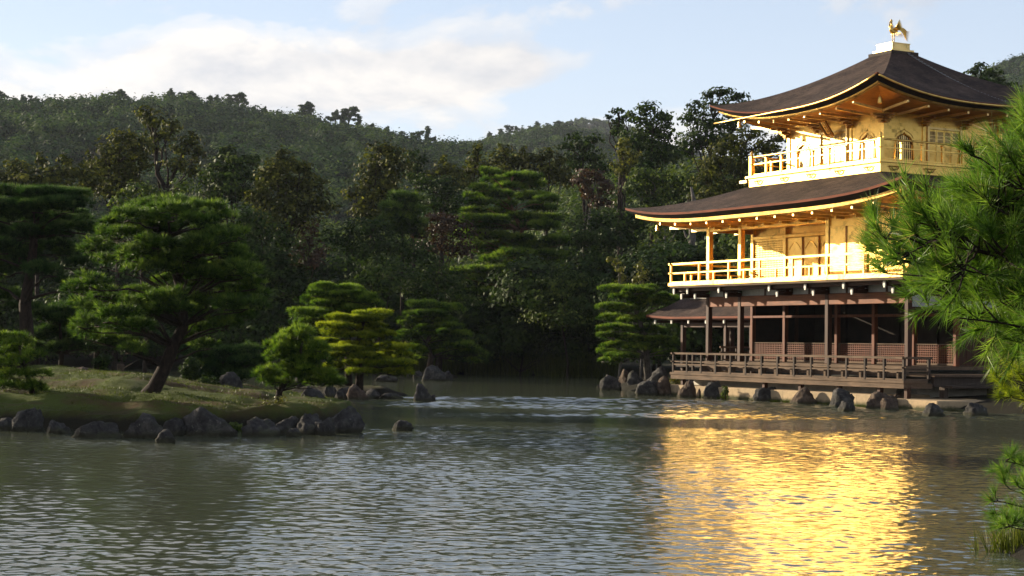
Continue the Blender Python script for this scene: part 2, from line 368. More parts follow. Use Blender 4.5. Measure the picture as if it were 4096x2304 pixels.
# water: rippled sheet with wind lanes
m, nt, b, o = new_mat('pond_water'); WATER = m
b.inputs['Base Color'].default_value = (.062, .070, .043, 1); b.inputs['IOR'].default_value = 1.34; b.inputs['Roughness'].default_value = .10; b.inputs['Specular IOR Level'].default_value = .5
s = nt.nodes.new('ShaderNodeSeparateXYZ'); lk(nt, o, s.inputs[0])
far = ramp(nt, math_n(nt, 'DIVIDE', s.outputs[1], 120.), [(.12, .15), (.30, .8), (1., 1.)])
r1 = noise(nt, mapping(nt, o, (1.0, 1.4, 1), rot=(0, 0, .25)), 7.5, 3, .55, .2)
att = nt.nodes.new('ShaderNodeAttribute'); att.attribute_name = 'ruffle'
bump(nt, b, math_n(nt, 'MULTIPLY', math_n(nt, 'MULTIPLY', r1, far), math_n(nt, 'MULTIPLY', att.outputs['Fac'], .007)), 1.0)
# real wavelets: rows get finer towards the near bank
Yr = [-45., 2., 6.]; y = 9.
while y < 122: Yr.append(y); y += max(.012, .0017 * y)
Yr += [124., 150.]; Yr = np.array(Yr); NC = 720; tt = np.linspace(-1, 1, NC)
half = np.clip(Yr, 6, 130) * .36 + 1.5; Xi = tt[None, :] * half[:, None]
Xg = np.concatenate([np.full((len(Yr), 1), -170.), Xi, np.full((len(Yr), 1), 64.)], 1); Yg = np.repeat(Yr[:, None], NC + 2, 1)
Pq = np.stack([Xg.ravel(), Yg.ravel()], 1)
warp = wav(Pq * [.45, 1.], 11, 41) * 5.5 + wav(Pq * [.5, 1.], 3.2, 42) * 1.2
yy = Pq[:, 1] + warp
lane = np.interp(yy, [0, 20, 33, 38.5, 41.5, 44.5, 48, 52, 60, 65, 69, 80, 125], [1.0, 1.0, 1.05, .95, .45, .40, .9, 2.3, 2.3, 1.2, .35, .22, .2])
lane *= np.clip(1 + .38 * wav(Pq * [.6, 1.], 6., 43) - .30 * np.clip((-Pq[:, 0] / Pq[:, 1].clip(5) - .06) * 4, 0, 1) * np.interp(Pq[:, 1], [19, 26, 36], [0, .8, 1.]), .25, 3.)
dy = np.gradient(Yr); dyg = np.repeat(dy[:, None], NC + 2, 1).ravel(); dxg = np.repeat((half * 2 / NC)[:, None], NC + 2, 1).ravel(); cell = np.maximum(dyg, dxg)
Zw = np.zeros(len(Pq)); rw = np.random.default_rng(404); NCOMP = 60
for i in range(NCOMP):
    lam = .045 * (.62 / .045) ** ((i + rw.uniform()) / NCOMP); th = rw.normal(1.5, 1.0); kx, ky = math.cos(th) * 2 * math.pi / lam, math.sin(th) * 2 * math.pi / lam
    slope = .082 * math.sqrt(2. / NCOMP) * (1.25 if .07 < lam < .26 else .75); amp = slope * lam / (2 * math.pi)
    fade = np.clip(lam / (2.6 * cell) - .6, 0, 1)
    ph = Pq[:, 0] * kx + Pq[:, 1] * ky + rw.uniform(0, 6.283) + 1.3 * np.sin(Pq[:, 0] * kx * .13 + i) + 1.1 * np.sin(Pq[:, 1] * ky * .09 + 2 * i)
    Zw += amp * fade * np.sin(ph)
gustz = np.clip(lane - 1.15, 0, 1.2)                       # steeper wavelets in the wind lane off the deck
for i in range(26):
    lam = .38 * (1.5 / .38) ** ((i + rw.uniform()) / 26); th = rw.normal(1.5, .8); kx, ky = math.cos(th) * 2 * math.pi / lam, math.sin(th) * 2 * math.pi / lam
    Zw += gustz / np.maximum(lane, .3) * (.105 * math.sqrt(2. / 26) * lam / (2 * math.pi)) * np.sin(Pq[:, 0] * kx + Pq[:, 1] * ky + rw.uniform(0, 6.283) + 1.2 * np.sin(Pq[:, 0] * kx * .15 + i))
edge = np.ones((len(Yr), NC + 2)); edge[:, :2] = 0; edge[:, -2:] = 0; edge[:4] = 0; edge[-3:] = 0
Zw = Zw * lane * edge.ravel()
idx = np.arange(len(Pq)).reshape(len(Yr), NC + 2); Fw = np.stack([idx[:-1, :-1], idx[:-1, 1:], idx[1:, 1:], idx[1:, :-1]], -1).reshape(-1, 4)
me = np_mesh('water', np.c_[Pq, Zw], Fw, smooth=True); at_ = me.attributes.new('ruffle', 'FLOAT', 'POINT'); at_.data.foreach_set('value', np.minimum(lane, 1.2).astype(np.float32))
tag(link('water', me, None, [WATER]), kind='structure')

# islands
def island(name, poly, hfun, step, mat):
    poly = np.array(poly); lo = poly.min(0) - .8; hi = poly.max(0) + .8
    x = np.arange(lo[0], hi[0], step); y = np.arange(lo[1], hi[1], step); gx, gy = np.meshgrid(x, y); P = np.stack([gx.ravel(), gy.ravel()], 1)
    z = hfun(P); nx, ny = len(x), len(y); idx = np.arange(nx * ny).reshape(ny, nx)
    F = np.stack([idx[:-1, :-1], idx[:-1, 1:], idx[1:, 1:], idx[1:, :-1]], -1).reshape(-1, 4)
    keep = (z[F] > -.6).any(1); return tag(link(name, np_mesh(name, np.c_[P, z], F[keep], smooth=True), mats=[mat]), kind='structure')
ISL = [(-22, 37), (-14, 35.8), (-10.6, 35.4), (-7.0, 34.3), (-5.4, 35.4), (-4.1, 36.6), (-3.4, 38.5), (-3.5, 41.5), (-4.6, 45.5), (-7.2, 51), (-9.5, 57), (-13, 60), (-19, 60), (-25, 55)]
ISL = [(x * 1.065, y * 1.065) for x, y in ISL]
def isl_z(P):
    d = -seg_dist(P, ISL)
    z = np.where(d < 0, d * 1.6, np.minimum(d * 1.2, .40) + np.clip((d - .3) / 5.5, 0, 1) ** .9 * .62)
    return z + np.where(d > .3, wav(P, 2.6, 11) * .09 + wav(P, .7, 12) * .045, 0) - .02
def iz(x, y): return float(isl_z(np.array([[x, y]]))[0])
island('island', ISL, isl_z, .16, MOSS)
def round_isl(cx, cy, r, h, seed):
    a = np.linspace(0, 6.283, 15)[:-1]; rr = r * (1 + .22 * np.sin(2 * a + seed) + .12 * np.sin(3 * a + 2 * seed)); poly = np.stack([cx + rr * np.cos(a) * 1.15, cy + rr * np.sin(a)], 1)
    def f(P):
        d = -seg_dist(P, poly); return np.where(d < 0, d * 1.5, h * np.clip(d / (r * .55), 0, 1) ** .6) + wav(P, .8, seed) * .05 - .02
    return poly, f
p1, f1 = round_isl(-5.95, 64.6, 1.9, .32, 3); island('islet', p1, f1, .12, MOSS)
p2, f2 = round_isl(-4.5, 98.6, 1.7, .30, 5); island('islet', p2, f2, .15, MOSS)

# hills
def hill(name, ridge, Yr, Y0, z0, tree_px, seed, step=9.):
    """ridge: skyline points in photo pixels, seen at depth Yr; the slope runs down to depth Y0"""
    pts = [at(px, py + tree_px, Yr) for px, py in ridge]
    X = np.array([p.x for p in pts]); R = np.array([p.z for p in pts])
    xs = np.arange(X[0], X[-1] + step, step); t = np.linspace(-.35, 1.0, 26)
    gx, gt = np.meshgrid(xs, t); ridz = np.interp(gx, X, R)
    gy = Yr - gt * (Yr - Y0)
    prof = np.where(gt < 0, 1 - (gt / .35) ** 2 * .8, 1 - np.clip(gt, 0, 1) ** 1.25)
    zz = z0 + (ridz - z0) * prof
    P = np.stack([gx.ravel(), gy.ravel()], 1); zz = zz.ravel() + wav(P, 38, seed) * 5 * np.clip(gt.ravel() + .05, 0, .5)
    nx, ny = len(xs), len(t); idx = np.arange(nx * ny).reshape(ny, nx)
    F = np.stack([idx[:-1, :-1], idx[1:, :-1], idx[1:, 1:], idx[:-1, 1:]], -1).reshape(-1, 4)
    o = tag(link(name, np_mesh(name, np.c_[P, zz], F, smooth=True), mats=[GROUND]), kind='structure')
    G = zz.reshape(ny, nx)
    def hz(x, tt):
        i = np.clip((x - xs[0]) / step, 0, nx - 1.001); j = np.clip((tt + .35) / 1.35 * 25, 0, 24.999)
        i0 = i.astype(int); j0 = j.astype(int); a = i - i0; b_ = j - j0
        return (G[j0, i0] * (1 - a) + G[j0, i0 + 1] * a) * (1 - b_) + (G[j0 + 1, i0] * (1 - a) + G[j0 + 1, i0 + 1] * a) * b_
    def hy(tt): return Yr - tt * (Yr - Y0)
    return xs, hz, hy
RIDGE1 = [(-700, 190), (-400, 215), (-150, 235), (0, 262), (150, 285), (280, 268), (430, 262), (560, 270), (640, 285), (700, 308), (780, 308), (850, 318), (950, 342), (1050, 366), (1110, 376), (1170, 384), (1260, 400), (1420, 440), (1600, 480), (1900, 520)]
RIDGE2 = [(850, 430), (1000, 402), (1100, 375), (1160, 366), (1230, 350), (1300, 334), (1370, 322), (1420, 322), (1470, 335), (1550, 350), (1700, 372), (1900, 390), (2150, 395), (2700, 400)]
RIDGE3 = [(1250, 400), (1380, 320), (1420, 302), (1455, 297), (1490, 300), (1530, 308), (1640, 340), (1800, 380), (2100, 420)]
RIDGE4 = [(2150, 330), (2300, 265), (2400, 210), (2470, 172), (2520, 150), (2580, 133), (2700, 100), (2900, 80), (3200, 70)]
H1 = hill('hill', RIDGE1, 640, 260, 7, 34, 21)
H2 = hill('hill', RIDGE2, 900, 470, 12, 26, 22)
H3 = hill('hill', RIDGE3, 1500, 1000, 20, 12, 23, 16)
H4 = hill('hill', RIDGE4, 900, 330, 10, 22, 24)

# ------------------------------------------------------------------ foliage builders
def unit(a): return a / (np.linalg.norm(a, axis=-1, keepdims=True) + 1e-9)
def leaves(C, Nn, size, r, aspect=.78):
    """one rhombic leaf per point"""
    n = len(C); N = unit(Nn); t = unit(np.cross(N, r.normal(0, 1, (n, 3)))); b = np.cross(N, t)
    L = size * r.uniform(.6, 1.35, (n, 1)); w = L * aspect
    V_ = np.stack([C - t * L * .5, C + b * w * .5 + t * L * .05, C + t * L * .5 + N * L * .08, C - b * w * .5 + t * L * .05], 1).reshape(-1, 3)
    return V_, np.arange(4 * n).reshape(-1, 4)
def crown(blobs, dens, size, seed, clumps=26, tight=.20, up=.35, bottom=-.55, inner=.38, tone=None):
    """leafy crown: each blob (cx,cy,cz,rx,ry,rz) is covered with leaf clumps"""
    r = np.random.default_rng(seed); VV = []; TT = []; CC = []
    for (cx, cy, cz, rx, ry, rz) in blobs:
        R = np.array([rx, ry, rz]); area = (rx * ry + ry * rz + rx * rz) / 3 * 12.6
        n = max(60, int(area * dens)); k = max(9, int(clumps * (area / 30) ** .5))
        d = unit(r.normal(0, 1, (k, 3))); d = d[d[:, 2] > bottom]; k = len(d)
        cc = d * r.uniform(.74, 1.0, (k, 1)); ctone = r.uniform(-.2, .2, k); csz = r.uniform(.6, 1.3, k)
        ni = int(n * (1 - inner)); ci = r.integers(0, k, ni)
        p = cc[ci] + r.normal(0, 1, (ni, 3)) * (tight * csz[ci])[:, None] * [1, 1, .75]
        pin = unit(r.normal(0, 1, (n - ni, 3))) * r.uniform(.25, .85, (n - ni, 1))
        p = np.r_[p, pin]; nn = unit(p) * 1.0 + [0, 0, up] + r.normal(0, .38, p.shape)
        tt = np.r_[.48 + ctone[ci], np.full(n - ni, .3)] + r.normal(0, .13, n) + (0 if tone is None else tone)  # inner leaves tinted darker: shade inside the crown put into the colour
        CC.append(p * R + [cx, cy, cz]); VV.append(nn); TT.append(tt)
    C = np.concatenate(CC); N = np.concatenate(VV); T = np.clip(np.concatenate(TT), 0, 1)
    v, f = leaves(C, N, size, r); return v, f, T
def needles(C, A, k, L, wd, spread, r, twig=.0):
    """tufts of needle blades: centres C, axes A"""
    n = len(C); C = np.repeat(C, k, 0); A = np.repeat(unit(A), k, 0); m = n * k
    d = unit(A + r.normal(0, spread, (m, 3))); C = C + A * (r.uniform(-twig, twig, (m, 1)))
    s = unit(np.cross(d, r.normal(0, 1, (m, 3)))) * wd * .5; l = L * r.uniform(.7, 1.15, (m, 1))
    V_ = np.stack([C - s, C + s, C + d * l], 1).reshape(-1, 3); return V_, np.arange(3 * m).reshape(-1, 3)
def pads(plist, per_area, k, L, wd, spread, seed, updir=.9, under=.15, sub=.36):
    """cloud-pruned pads (cx,cy,cz,rx,ry,rz): every pad is a cluster of small domes covered with needle tufts"""
    r = np.random.default_rng(seed); CC = []; AA = []; TT = []
    for (cx, cy, cz, rx, ry, rz) in plist:
        m = r.integers(12, 19); a = r.uniform(0, 6.283, m); q = np.sqrt(r.uniform(0, 1, m)) * .88
        dome = np.stack([q * np.cos(a), q * np.sin(a), .55 * np.sqrt(1 - q ** 2) + r.normal(0, .20, m)], 1); rad = r.uniform(.6, 1.25, m) * sub; tone = r.normal(0, .17, m)
        n = max(24, int(math.pi * rx * ry * per_area)); ci = r.integers(0, m, n)
        d = unit(r.normal(0, 1, (n, 3))); un = r.uniform(0, 1, n) < under; d[:, 2] = np.where(un, -np.abs(d[:, 2]) * .5, np.abs(d[:, 2])); d = unit(d)
        p = dome[ci] + d * rad[ci][:, None] * r.uniform(.75, 1.0, (n, 1)) * [1, 1, .9]
        ax_ = d * .9 + np.stack([p[:, 0] * .35, p[:, 1] * .35, np.where(un, .15, updir * .7)], 1) + r.normal(0, .2, (n, 3))
        CC.append(p * [rx, ry, rz] + [cx, cy, cz]); AA.append(ax_)
        TT.append(np.clip(.46 + tone[ci] + .38 * (d[:, 2] - .45) + r.normal(0, .15, n), 0, .92))  # light from above put into the tint: tops paler, undersides darker
    C = np.concatenate(CC); A = np.concatenate(AA); T = np.concatenate(TT)
    v, f = needles(C, A, k, L, wd, spread, r); tt = np.clip(np.repeat(T, k) + r.normal(0, .07, len(f)), 0, 1)
    return v, f, tt
def tree(name, base, label, cat, group=None):
    return empty(name, base, label, cat, group)
def rel(a, base):
    a = np.array(a, float); a[:, :3] -= np.array(base); return a
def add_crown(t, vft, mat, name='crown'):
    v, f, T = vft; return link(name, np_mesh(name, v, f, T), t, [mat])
def limb(p0, p1, r0, r1, sag=0., wob=.08, n=6, rnd=RND):
    p0, p1 = Vector(p0), Vector(p1); L = (p1 - p0).length; pts = []; rr = []
    for i in range(n + 1):
        t = i / n; q = p0.lerp(p1, t)
        if 0 < i < n: q += Vector((rnd.gauss(0, 1), rnd.gauss(0, 1), rnd.gauss(0, .6))) * wob * L * .5
        q.z += math.sin(math.pi * t) * sag * L; pts.append(q); rr.append(r0 + (r1 - r0) * t ** .8)
    return pts, rr

# ------------------------------------------------------------------ the golden pavilion (local x = east, y = north)
PAV = empty('golden_pavilion', (CX, CY, 0), 'three-storey pavilion with gilded upper floors and brown bark roofs at the water', 'pavilion', rz=-TH)
b1 = 11.7 / 5.5; US = [0, b1, 2 * b1, 3 * b1, 4.5 * b1, 5.5 * b1]; UW = 11.7; VW = 4 * b1
def bx(mb, u0, u1, v0, v1, z0, z1, m=0): return mb.box(-u0, -u1, v0, v1, z0, z1, m)
def one(name, u0, u1, v0, v1, z0, z1, mat, parent=PAV, ch=.012):
    mb = MB(); (mb.cbox(-u0, -u1, v0, v1, z0, z1, ch) if ch else mb.box(-u0, -u1, v0, v1, z0, z1)); return mb.build(name, mat, parent)
def pillar(u, v, z0, z1, w, mat, parent=PAV): return one('pillar', u - w / 2, u + w / 2, v - w / 2, v + w / 2, z0, z1, mat, parent, .014)
# --- ground floor
for u in (US[0], US[2], US[4], US[5]): pillar(u, 0, 1.38, 4.02, .19, WOOD)
for u in US: pillar(u, b1, 1.38, 3.96, .17, WOOD_R)
for v in (2 * b1, 3 * b1, 4 * b1):
    pillar(0, v, 1.38, 4.0, .18, WOOD); pillar(UW, v, 1.38, 4.0, .18, WOOD)
one('floor', -.12, 11.82, -.22, VW + .2, 1.25, 1.38, GREYW)
mb = MB(); bx(mb, -.10, 11.8, -.18, -.06, 1.02, 1.25)
for i in range(13): bx(mb, -.05 + i * .97, .12 + i * .97, -.40, -.18, .93, 1.21, 0)
mb.build('floor_beam', GREYW, PAV)
one('lower_deck', -1.45, 12.30, -1.45, -.42, .82, .92, GREYW)
mb = MB(); bx(mb, -1.42, 12.26, -1.42, -1.28, .66, .82); bx(mb, -1.42, -1.3, -1.28, -.2, .66, .82); bx(mb, 12.1, 12.24, -1.28, -.2, .66, .82); mb.build('deck_beam', GREYW, PAV)
for u in US + [-1.34]: one('deck_post', u - .08, u + .08, -1.27, -1.11, .0, .82, WOOD)
one('veranda', -1.62, -.14, -.28, VW + .3, 1.04, 1.13, GREYW)
mb = MB(); bx(mb, -1.5, -1.36, -.2, VW + .2, .72, 1.04)
for i in range(5): bx(mb, -1.56, -1.30, .2 + i * 2.1, .36 + i * 2.1, .34, .72)
mb.build('veranda_base', GREYD, PAV)
one('step', -2.05, -1.66, .1, VW, .68, .78, GREYD)
mb = MB(); mb.grid([[(-(-.05 + 12 * i / 24), -.62 + .02 * math.sin(i), .34) for i in range(25)], [(-(-.05 + 12 * i / 24), -.52, .62) for i in range(25)], [(-(-.05 + 12 * i / 24), -.30, .80) for i in range(25)], [(-(-.05 + 12 * i / 24), 0.3, .84) for i in range(25)]])
bx(mb, -.1, 11.95, .3, VW + .2, .2, .84); mb.build('plinth', PALE, PAV)
def railing(name, pts, zs, posts, mats, parent=PAV, w=.035, round_top=False, post_w=.045, short=False, over=.12):
    """pts: plan polyline (u,v); zs: heights of the bars, last = handrail; posts: spacing"""
    rail = MB()
    for (a, b_) in zip(pts[:-1], pts[1:]):
        A_, B_ = Vector((-a[0], a[1], 0)), Vector((-b_[0], b_[1], 0)); d = (B_ - A_).normalized(); n = Vector((-d.y, d.x, 0))
        for k, z in enumerate(zs):
            e = over if k in (len(zs) - 1, len(zs) - 2) else .03; ww = w * (1.25 if k == len(zs) - 1 else .9)
            if round_top and k == len(zs) - 1: rail.tube([A_ - d * .02 + Vector((0, 0, z)), B_ + d * .02 + Vector((0, 0, z))], ww, 10); continue
            q = [A_ - d * e, B_ + d * e]; hz = ww * .85
            vs = [q[i] + n * s_ * ww + Vector((0, 0, z + t)) for i in (0, 1) for s_, t in ((-1, -hz), (1, -hz), (1, hz), (-1, hz))]
            rail.add(vs, [(0, 1, 2, 3), (7, 6, 5, 4), (0, 4, 5, 1), (1, 5, 6, 2), (2, 6, 7, 3), (3, 7, 4, 0)])
    R = rail.build(name, mats[0], parent)
    done = set()
    for (a, b_) in zip(pts[:-1], pts[1:]):
        A_, B_ = Vector((-a[0], a[1], 0)), Vector((-b_[0], b_[1], 0)); L = (B_ - A_).length; n = max(1, round(L / posts))
        for i in range(n + 1):
            p = A_.lerp(B_, i / n); key = (round(p.x, 2), round(p.y, 2))
            if key in done: continue
            done.add(key); top = zs[-1] - (.03 if not round_top else .06)
            if short and i % 2 == 1: top = zs[-2]
            mb = MB(); pw = post_w; mb.cbox(p.x - pw, p.x + pw, p.y - pw, p.y + pw, zs[0] - .03, top, .006)
            if round_top: mb.cbox(p.x - pw * 1.5, p.x + pw * 1.5, p.y - pw * 1.5, p.y + pw * 1.5, top - .07, top, .02)
            mb.build('post', mats[1], R)
    return R
railing('railing', [(-1.35, -.30), (-1.35, -1.35), (12.16, -1.35), (12.16, 1.4)], [.95, 1.23, 1.34, 1.66], .9651, (GREYW, GREYD))
railing('railing', [(12.9, 1.5), (12.9, 2.9)], [1.42, 1.62, 1.72, 1.93], .7, (GREYW, GREYD))
def lattice(name, u0, u1, v, z0, z1, nu, nz, mats, parent=PAV, bw=.016, fw=.035):
    mb = MB()
    bx(mb, u0, u1, v - .03, v + .03, z0, z0 + fw * 2); bx(mb, u0, u1, v - .03, v + .03, z1 - fw, z1)
    bx(mb, u0, u0 + fw, v - .03, v + .03, z0 + fw * 2, z1 - fw); bx(mb, u1 - fw, u1, v - .03, v + .03, z0 + fw * 2, z1 - fw)
    P_ = mb.build(name, mats[0], parent); g = MB(); a0, a1, c0, c1 = u0 + fw, u1 - fw, z0 + fw * 2, z1 - fw
    for i in range(1, nu): x = a0 + (a1 - a0) * i / nu; bx(g, x - bw, x + bw, v - .005, v + .03, c0, c1)
    for i in range(1, nz): z = c0 + (c1 - c0) * i / nz; bx(g, a0, a1, v - .028, v - .006, z - bw * .8, z + bw * .8)
    g.build('lattice', mats[1], P_); k = MB(); bx(k, u0 + .01, u1 - .01, v + .035, v + .05, z0 + .01, z1 - .01); k.build('backing_board', mats[2], P_); return P_
for a, c in zip(US[:-1], US[1:]): lattice('lattice_panel', a + .10, c - .10, b1, 1.40, 2.14, max(10, int((c - a) / .125)), 8, (GREYW, WOOD_R, WOOD))
one('head_beam', .0, 11.7, b1 - .07, b1 + .07, 3.10, 3.20, WOOD_R)
one('head_beam', .0, 11.7, b1 - .04, b1 + .04, 3.62, 3.96, WOOD)
one('lintel_beam', -.10, 11.80, -.075, .075, 3.50, 3.90, WOOD_H)
one('lintel_beam', -.075, .075, .1, VW, 3.80, 4.02, WOOD); one('lintel_beam', -.075, .075, .1, VW, 3.26, 3.38, WOOD)
for i in range(4): one('plaster_panel', -.03, .03, i * b1 + .11, (i + 1) * b1 - .1, 3.385, 3.795, PLASTER, ch=0)
for a, c in zip(US[:-1], US[1:]):
    mid = (a + c) / 2
    one('plaster_panel', a + .1, mid - .05, -.03, .03, 3.905, 4.16, PLASTER, ch=0); one('plaster_panel', mid + .05, c - .1, -.03, .03, 3.905, 4.16, PLASTER, ch=0)
    one('strut', mid - .05, mid + .05, -.05, .05, 3.9, 4.18, WOOD, ch=0)
one('ceiling', .05, 11.65, .08, VW - .05, 3.965, 4.0, WOOD, ch=0)
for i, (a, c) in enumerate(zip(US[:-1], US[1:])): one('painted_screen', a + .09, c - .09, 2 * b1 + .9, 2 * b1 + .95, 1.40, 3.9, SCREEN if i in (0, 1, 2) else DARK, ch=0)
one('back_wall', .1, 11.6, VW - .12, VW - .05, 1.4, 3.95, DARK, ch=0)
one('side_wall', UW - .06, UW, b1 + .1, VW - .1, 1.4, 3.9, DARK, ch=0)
for i in (1, 2, 3):
    mb = MB()
    for k in range(6): w0 = i * b1 + .1 + k * (b1 - .2) / 6; bx(mb, -.035, .035, w0 + .006, w0 + (b1 - .2) / 6 - .006, 1.4, 3.24)
    bx(mb, -.05, .04, i * b1 + .1, (i + 1) * b1 - .1, 2.2, 2.3); mb.build('plank_door', WOOD, PAV)
for u in US + [11.7 + .95]:
    for (z0, z1, v1) in ((4.05, 4.22, -1.02), (3.86, 4.02, -.66)):
        mb = MB(); bx(mb, u - .07, u + .07, v1, -.06, z0, z1)
        if z0 < 4: bx(mb, u - .28, u + .28, -.52, -.34, 3.98, 4.06)
        k = mb.build('bracket', WOOD, PAV)
        t = MB(); t.cbox(-(u - .065), -(u + .065), v1 - .05, v1 - .001, z0 + .0, z1, .012); t.box(-(u - .04), -(u + .04), v1 - .045, v1 - .002, z0 - .05, z0); t.build('bracket_tip', PAINT, k)
# --- first upper floor
one('balcony_floor', -1.14, 12.68, -1.24, VW + 1.2, 4.23, 4.32, GREYW)
mb = MB(); bx(mb, -1.0, 12.5, -.95, -.8, 4.1, 4.23); mb.build('balcony_joist', WOOD, PAV)
mb = MB(); bx(mb, -1.17, 12.74, -1.27, -1.13, 4.322, 4.44); bx(mb, -1.17, -1.03, -1.13, VW + 1.2, 4.322, 4.44); bx(mb, 12.58, 12.72, -1.13, VW + 1.2, 4.322, 4.44)
bx(mb, -1.03, 12.58, -1.13, VW + 1.1, 4.322, 4.37); mb.build('balcony_edge', GOLD, PAV)
railing('balcony_railing', [(-1.1, VW + .9), (-1.1, -1.2), (12.62, -1.2), (12.62, VW + .9)], [4.46, 4.82, 5.18], .95, (GOLD, GOLD), short=True, post_w=.04)
Z2 = 4.37
for u in (0, 2 * b1, 4.5 * b1, 5.5 * b1): pillar(u, 0, Z2, 6.76, .2, GOLD)
for u in (3 * b1, 4.5 * b1, 5.5 * b1): pillar(u, b1, Z2, 6.7, .18, GOLD)
for v in (b1, 2 * b1, 3 * b1, 4 * b1): pillar(0, v, Z2, 6.76, .2, GOLD)
mb = MB(); bx(mb, .1, 2 * b1 - .1, -.03, .05, Z2, 6.74)
for z in (6.30, 6.52): bx(mb, .1, 2 * b1 - .1, -.045, -.031, z, z + .018)
bx(mb, .1, 2 * b1 - .1, -.07, -.031, 6.27, 6.30); bx(mb, .1, 2 * b1 - .1, -.07, -.031, 4.50, 4.58)
for i in range(12): z = 4.62 + i * .136; bx(mb, .1, b1 - .1, -.037, -.031, z, z + .12)
mb.build('wall', GOLD, PAV)
for (a, c) in ((b1 + .04, 1.5 * b1 - .03), (1.5 * b1 + .06, 2 * b1 - .14)):
    mb = MB(); bx(mb, a, c, -.06, -.032, 4.60, 6.25)
    for i in range(26): z = 4.62 + i * .0625; bx(mb, a + .02, c - .02, -.072, -.0605, z, z + .045)
    mb.build('shutter', GOLD, PAV)
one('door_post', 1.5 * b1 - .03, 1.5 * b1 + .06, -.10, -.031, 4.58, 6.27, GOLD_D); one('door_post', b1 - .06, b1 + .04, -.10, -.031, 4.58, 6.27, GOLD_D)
one('wall', 2 * b1 - .04, 2 * b1 + .04, .1, b1 + .1, Z2, 6.6, GOLD)
one('wall', 2 * b1, 3 * b1 - .1, b1 - .04, b1 + .04, Z2, 6.6, GOLD)
mb = MB(); bx(mb, -.03, .05, .1, VW, Z2, 6.74)
for i in range(4):
    for z in (4.9, 5.5, 6.1, 6.3, 6.52): bx(mb, -.045, -.031, i * b1 + .11, (i + 1) * b1 - .11, z, z + .02)
mb.build('wall', GOLD, PAV)
mb = MB(); bx(mb, UW - .05, UW + .03, b1, VW, Z2, 6.74); bx(mb, 0, UW, VW - .05, VW + .05, Z2, 6.74); bx(mb, 2 * b1, UW, b1 + .06, b1 + .1, 6.22, 6.7); mb.build('wall', GOLD, PAV)
lattice('lattice_panel', 4.5 * b1 + .10, 5.5 * b1 - .10, b1, 4.62, 6.22, 18, 17, (GOLD, GOLD, GOLD_D), bw=.020, fw=.05)
for k in range(3):
    a = 3 * b1 + .09 + k * (1.5 * b1 - .18) / 3; c = a + (1.5 * b1 - .18) / 3 - .02
    mb = MB(); bx(mb, a, c, b1 - .02, b1 + .03, 4.42, 6.20)
    for z in (4.44, 5.1, 5.18, 6.1): bx(mb, a + .05, c - .05, b1 - .035, b1 - .021, z, z + .06)
    mb.tube([(-(a + (c - a) * (.12 + .76 * i / 10)), b1 - .03, 5.75 + .28 * math.sin(math.pi * i / 10)) for i in range(11)], .014, 5)
    mb.build('door_panel', GOLD, PAV)
    one('door_post', a - .04, a + .02, b1 - .08, b1 - .021, 4.4, 6.22, GOLD_D)
one('head_beam', 2 * b1 + .1, UW - .1, -.08, .08, 6.46, 6.74, GOLD); one('head_beam', 2 * b1 + .04, UW - .1, b1 - .1, b1 + .04, 6.23, 6.36, GOLD)
one('ceiling', 2 * b1, UW, .08, b1 - .1, 6.62, 6.66, GOLD_D); one('head_beam', UW - .08, UW + .08, .1, b1 - .1, 6.46, 6.74, GOLD_D)
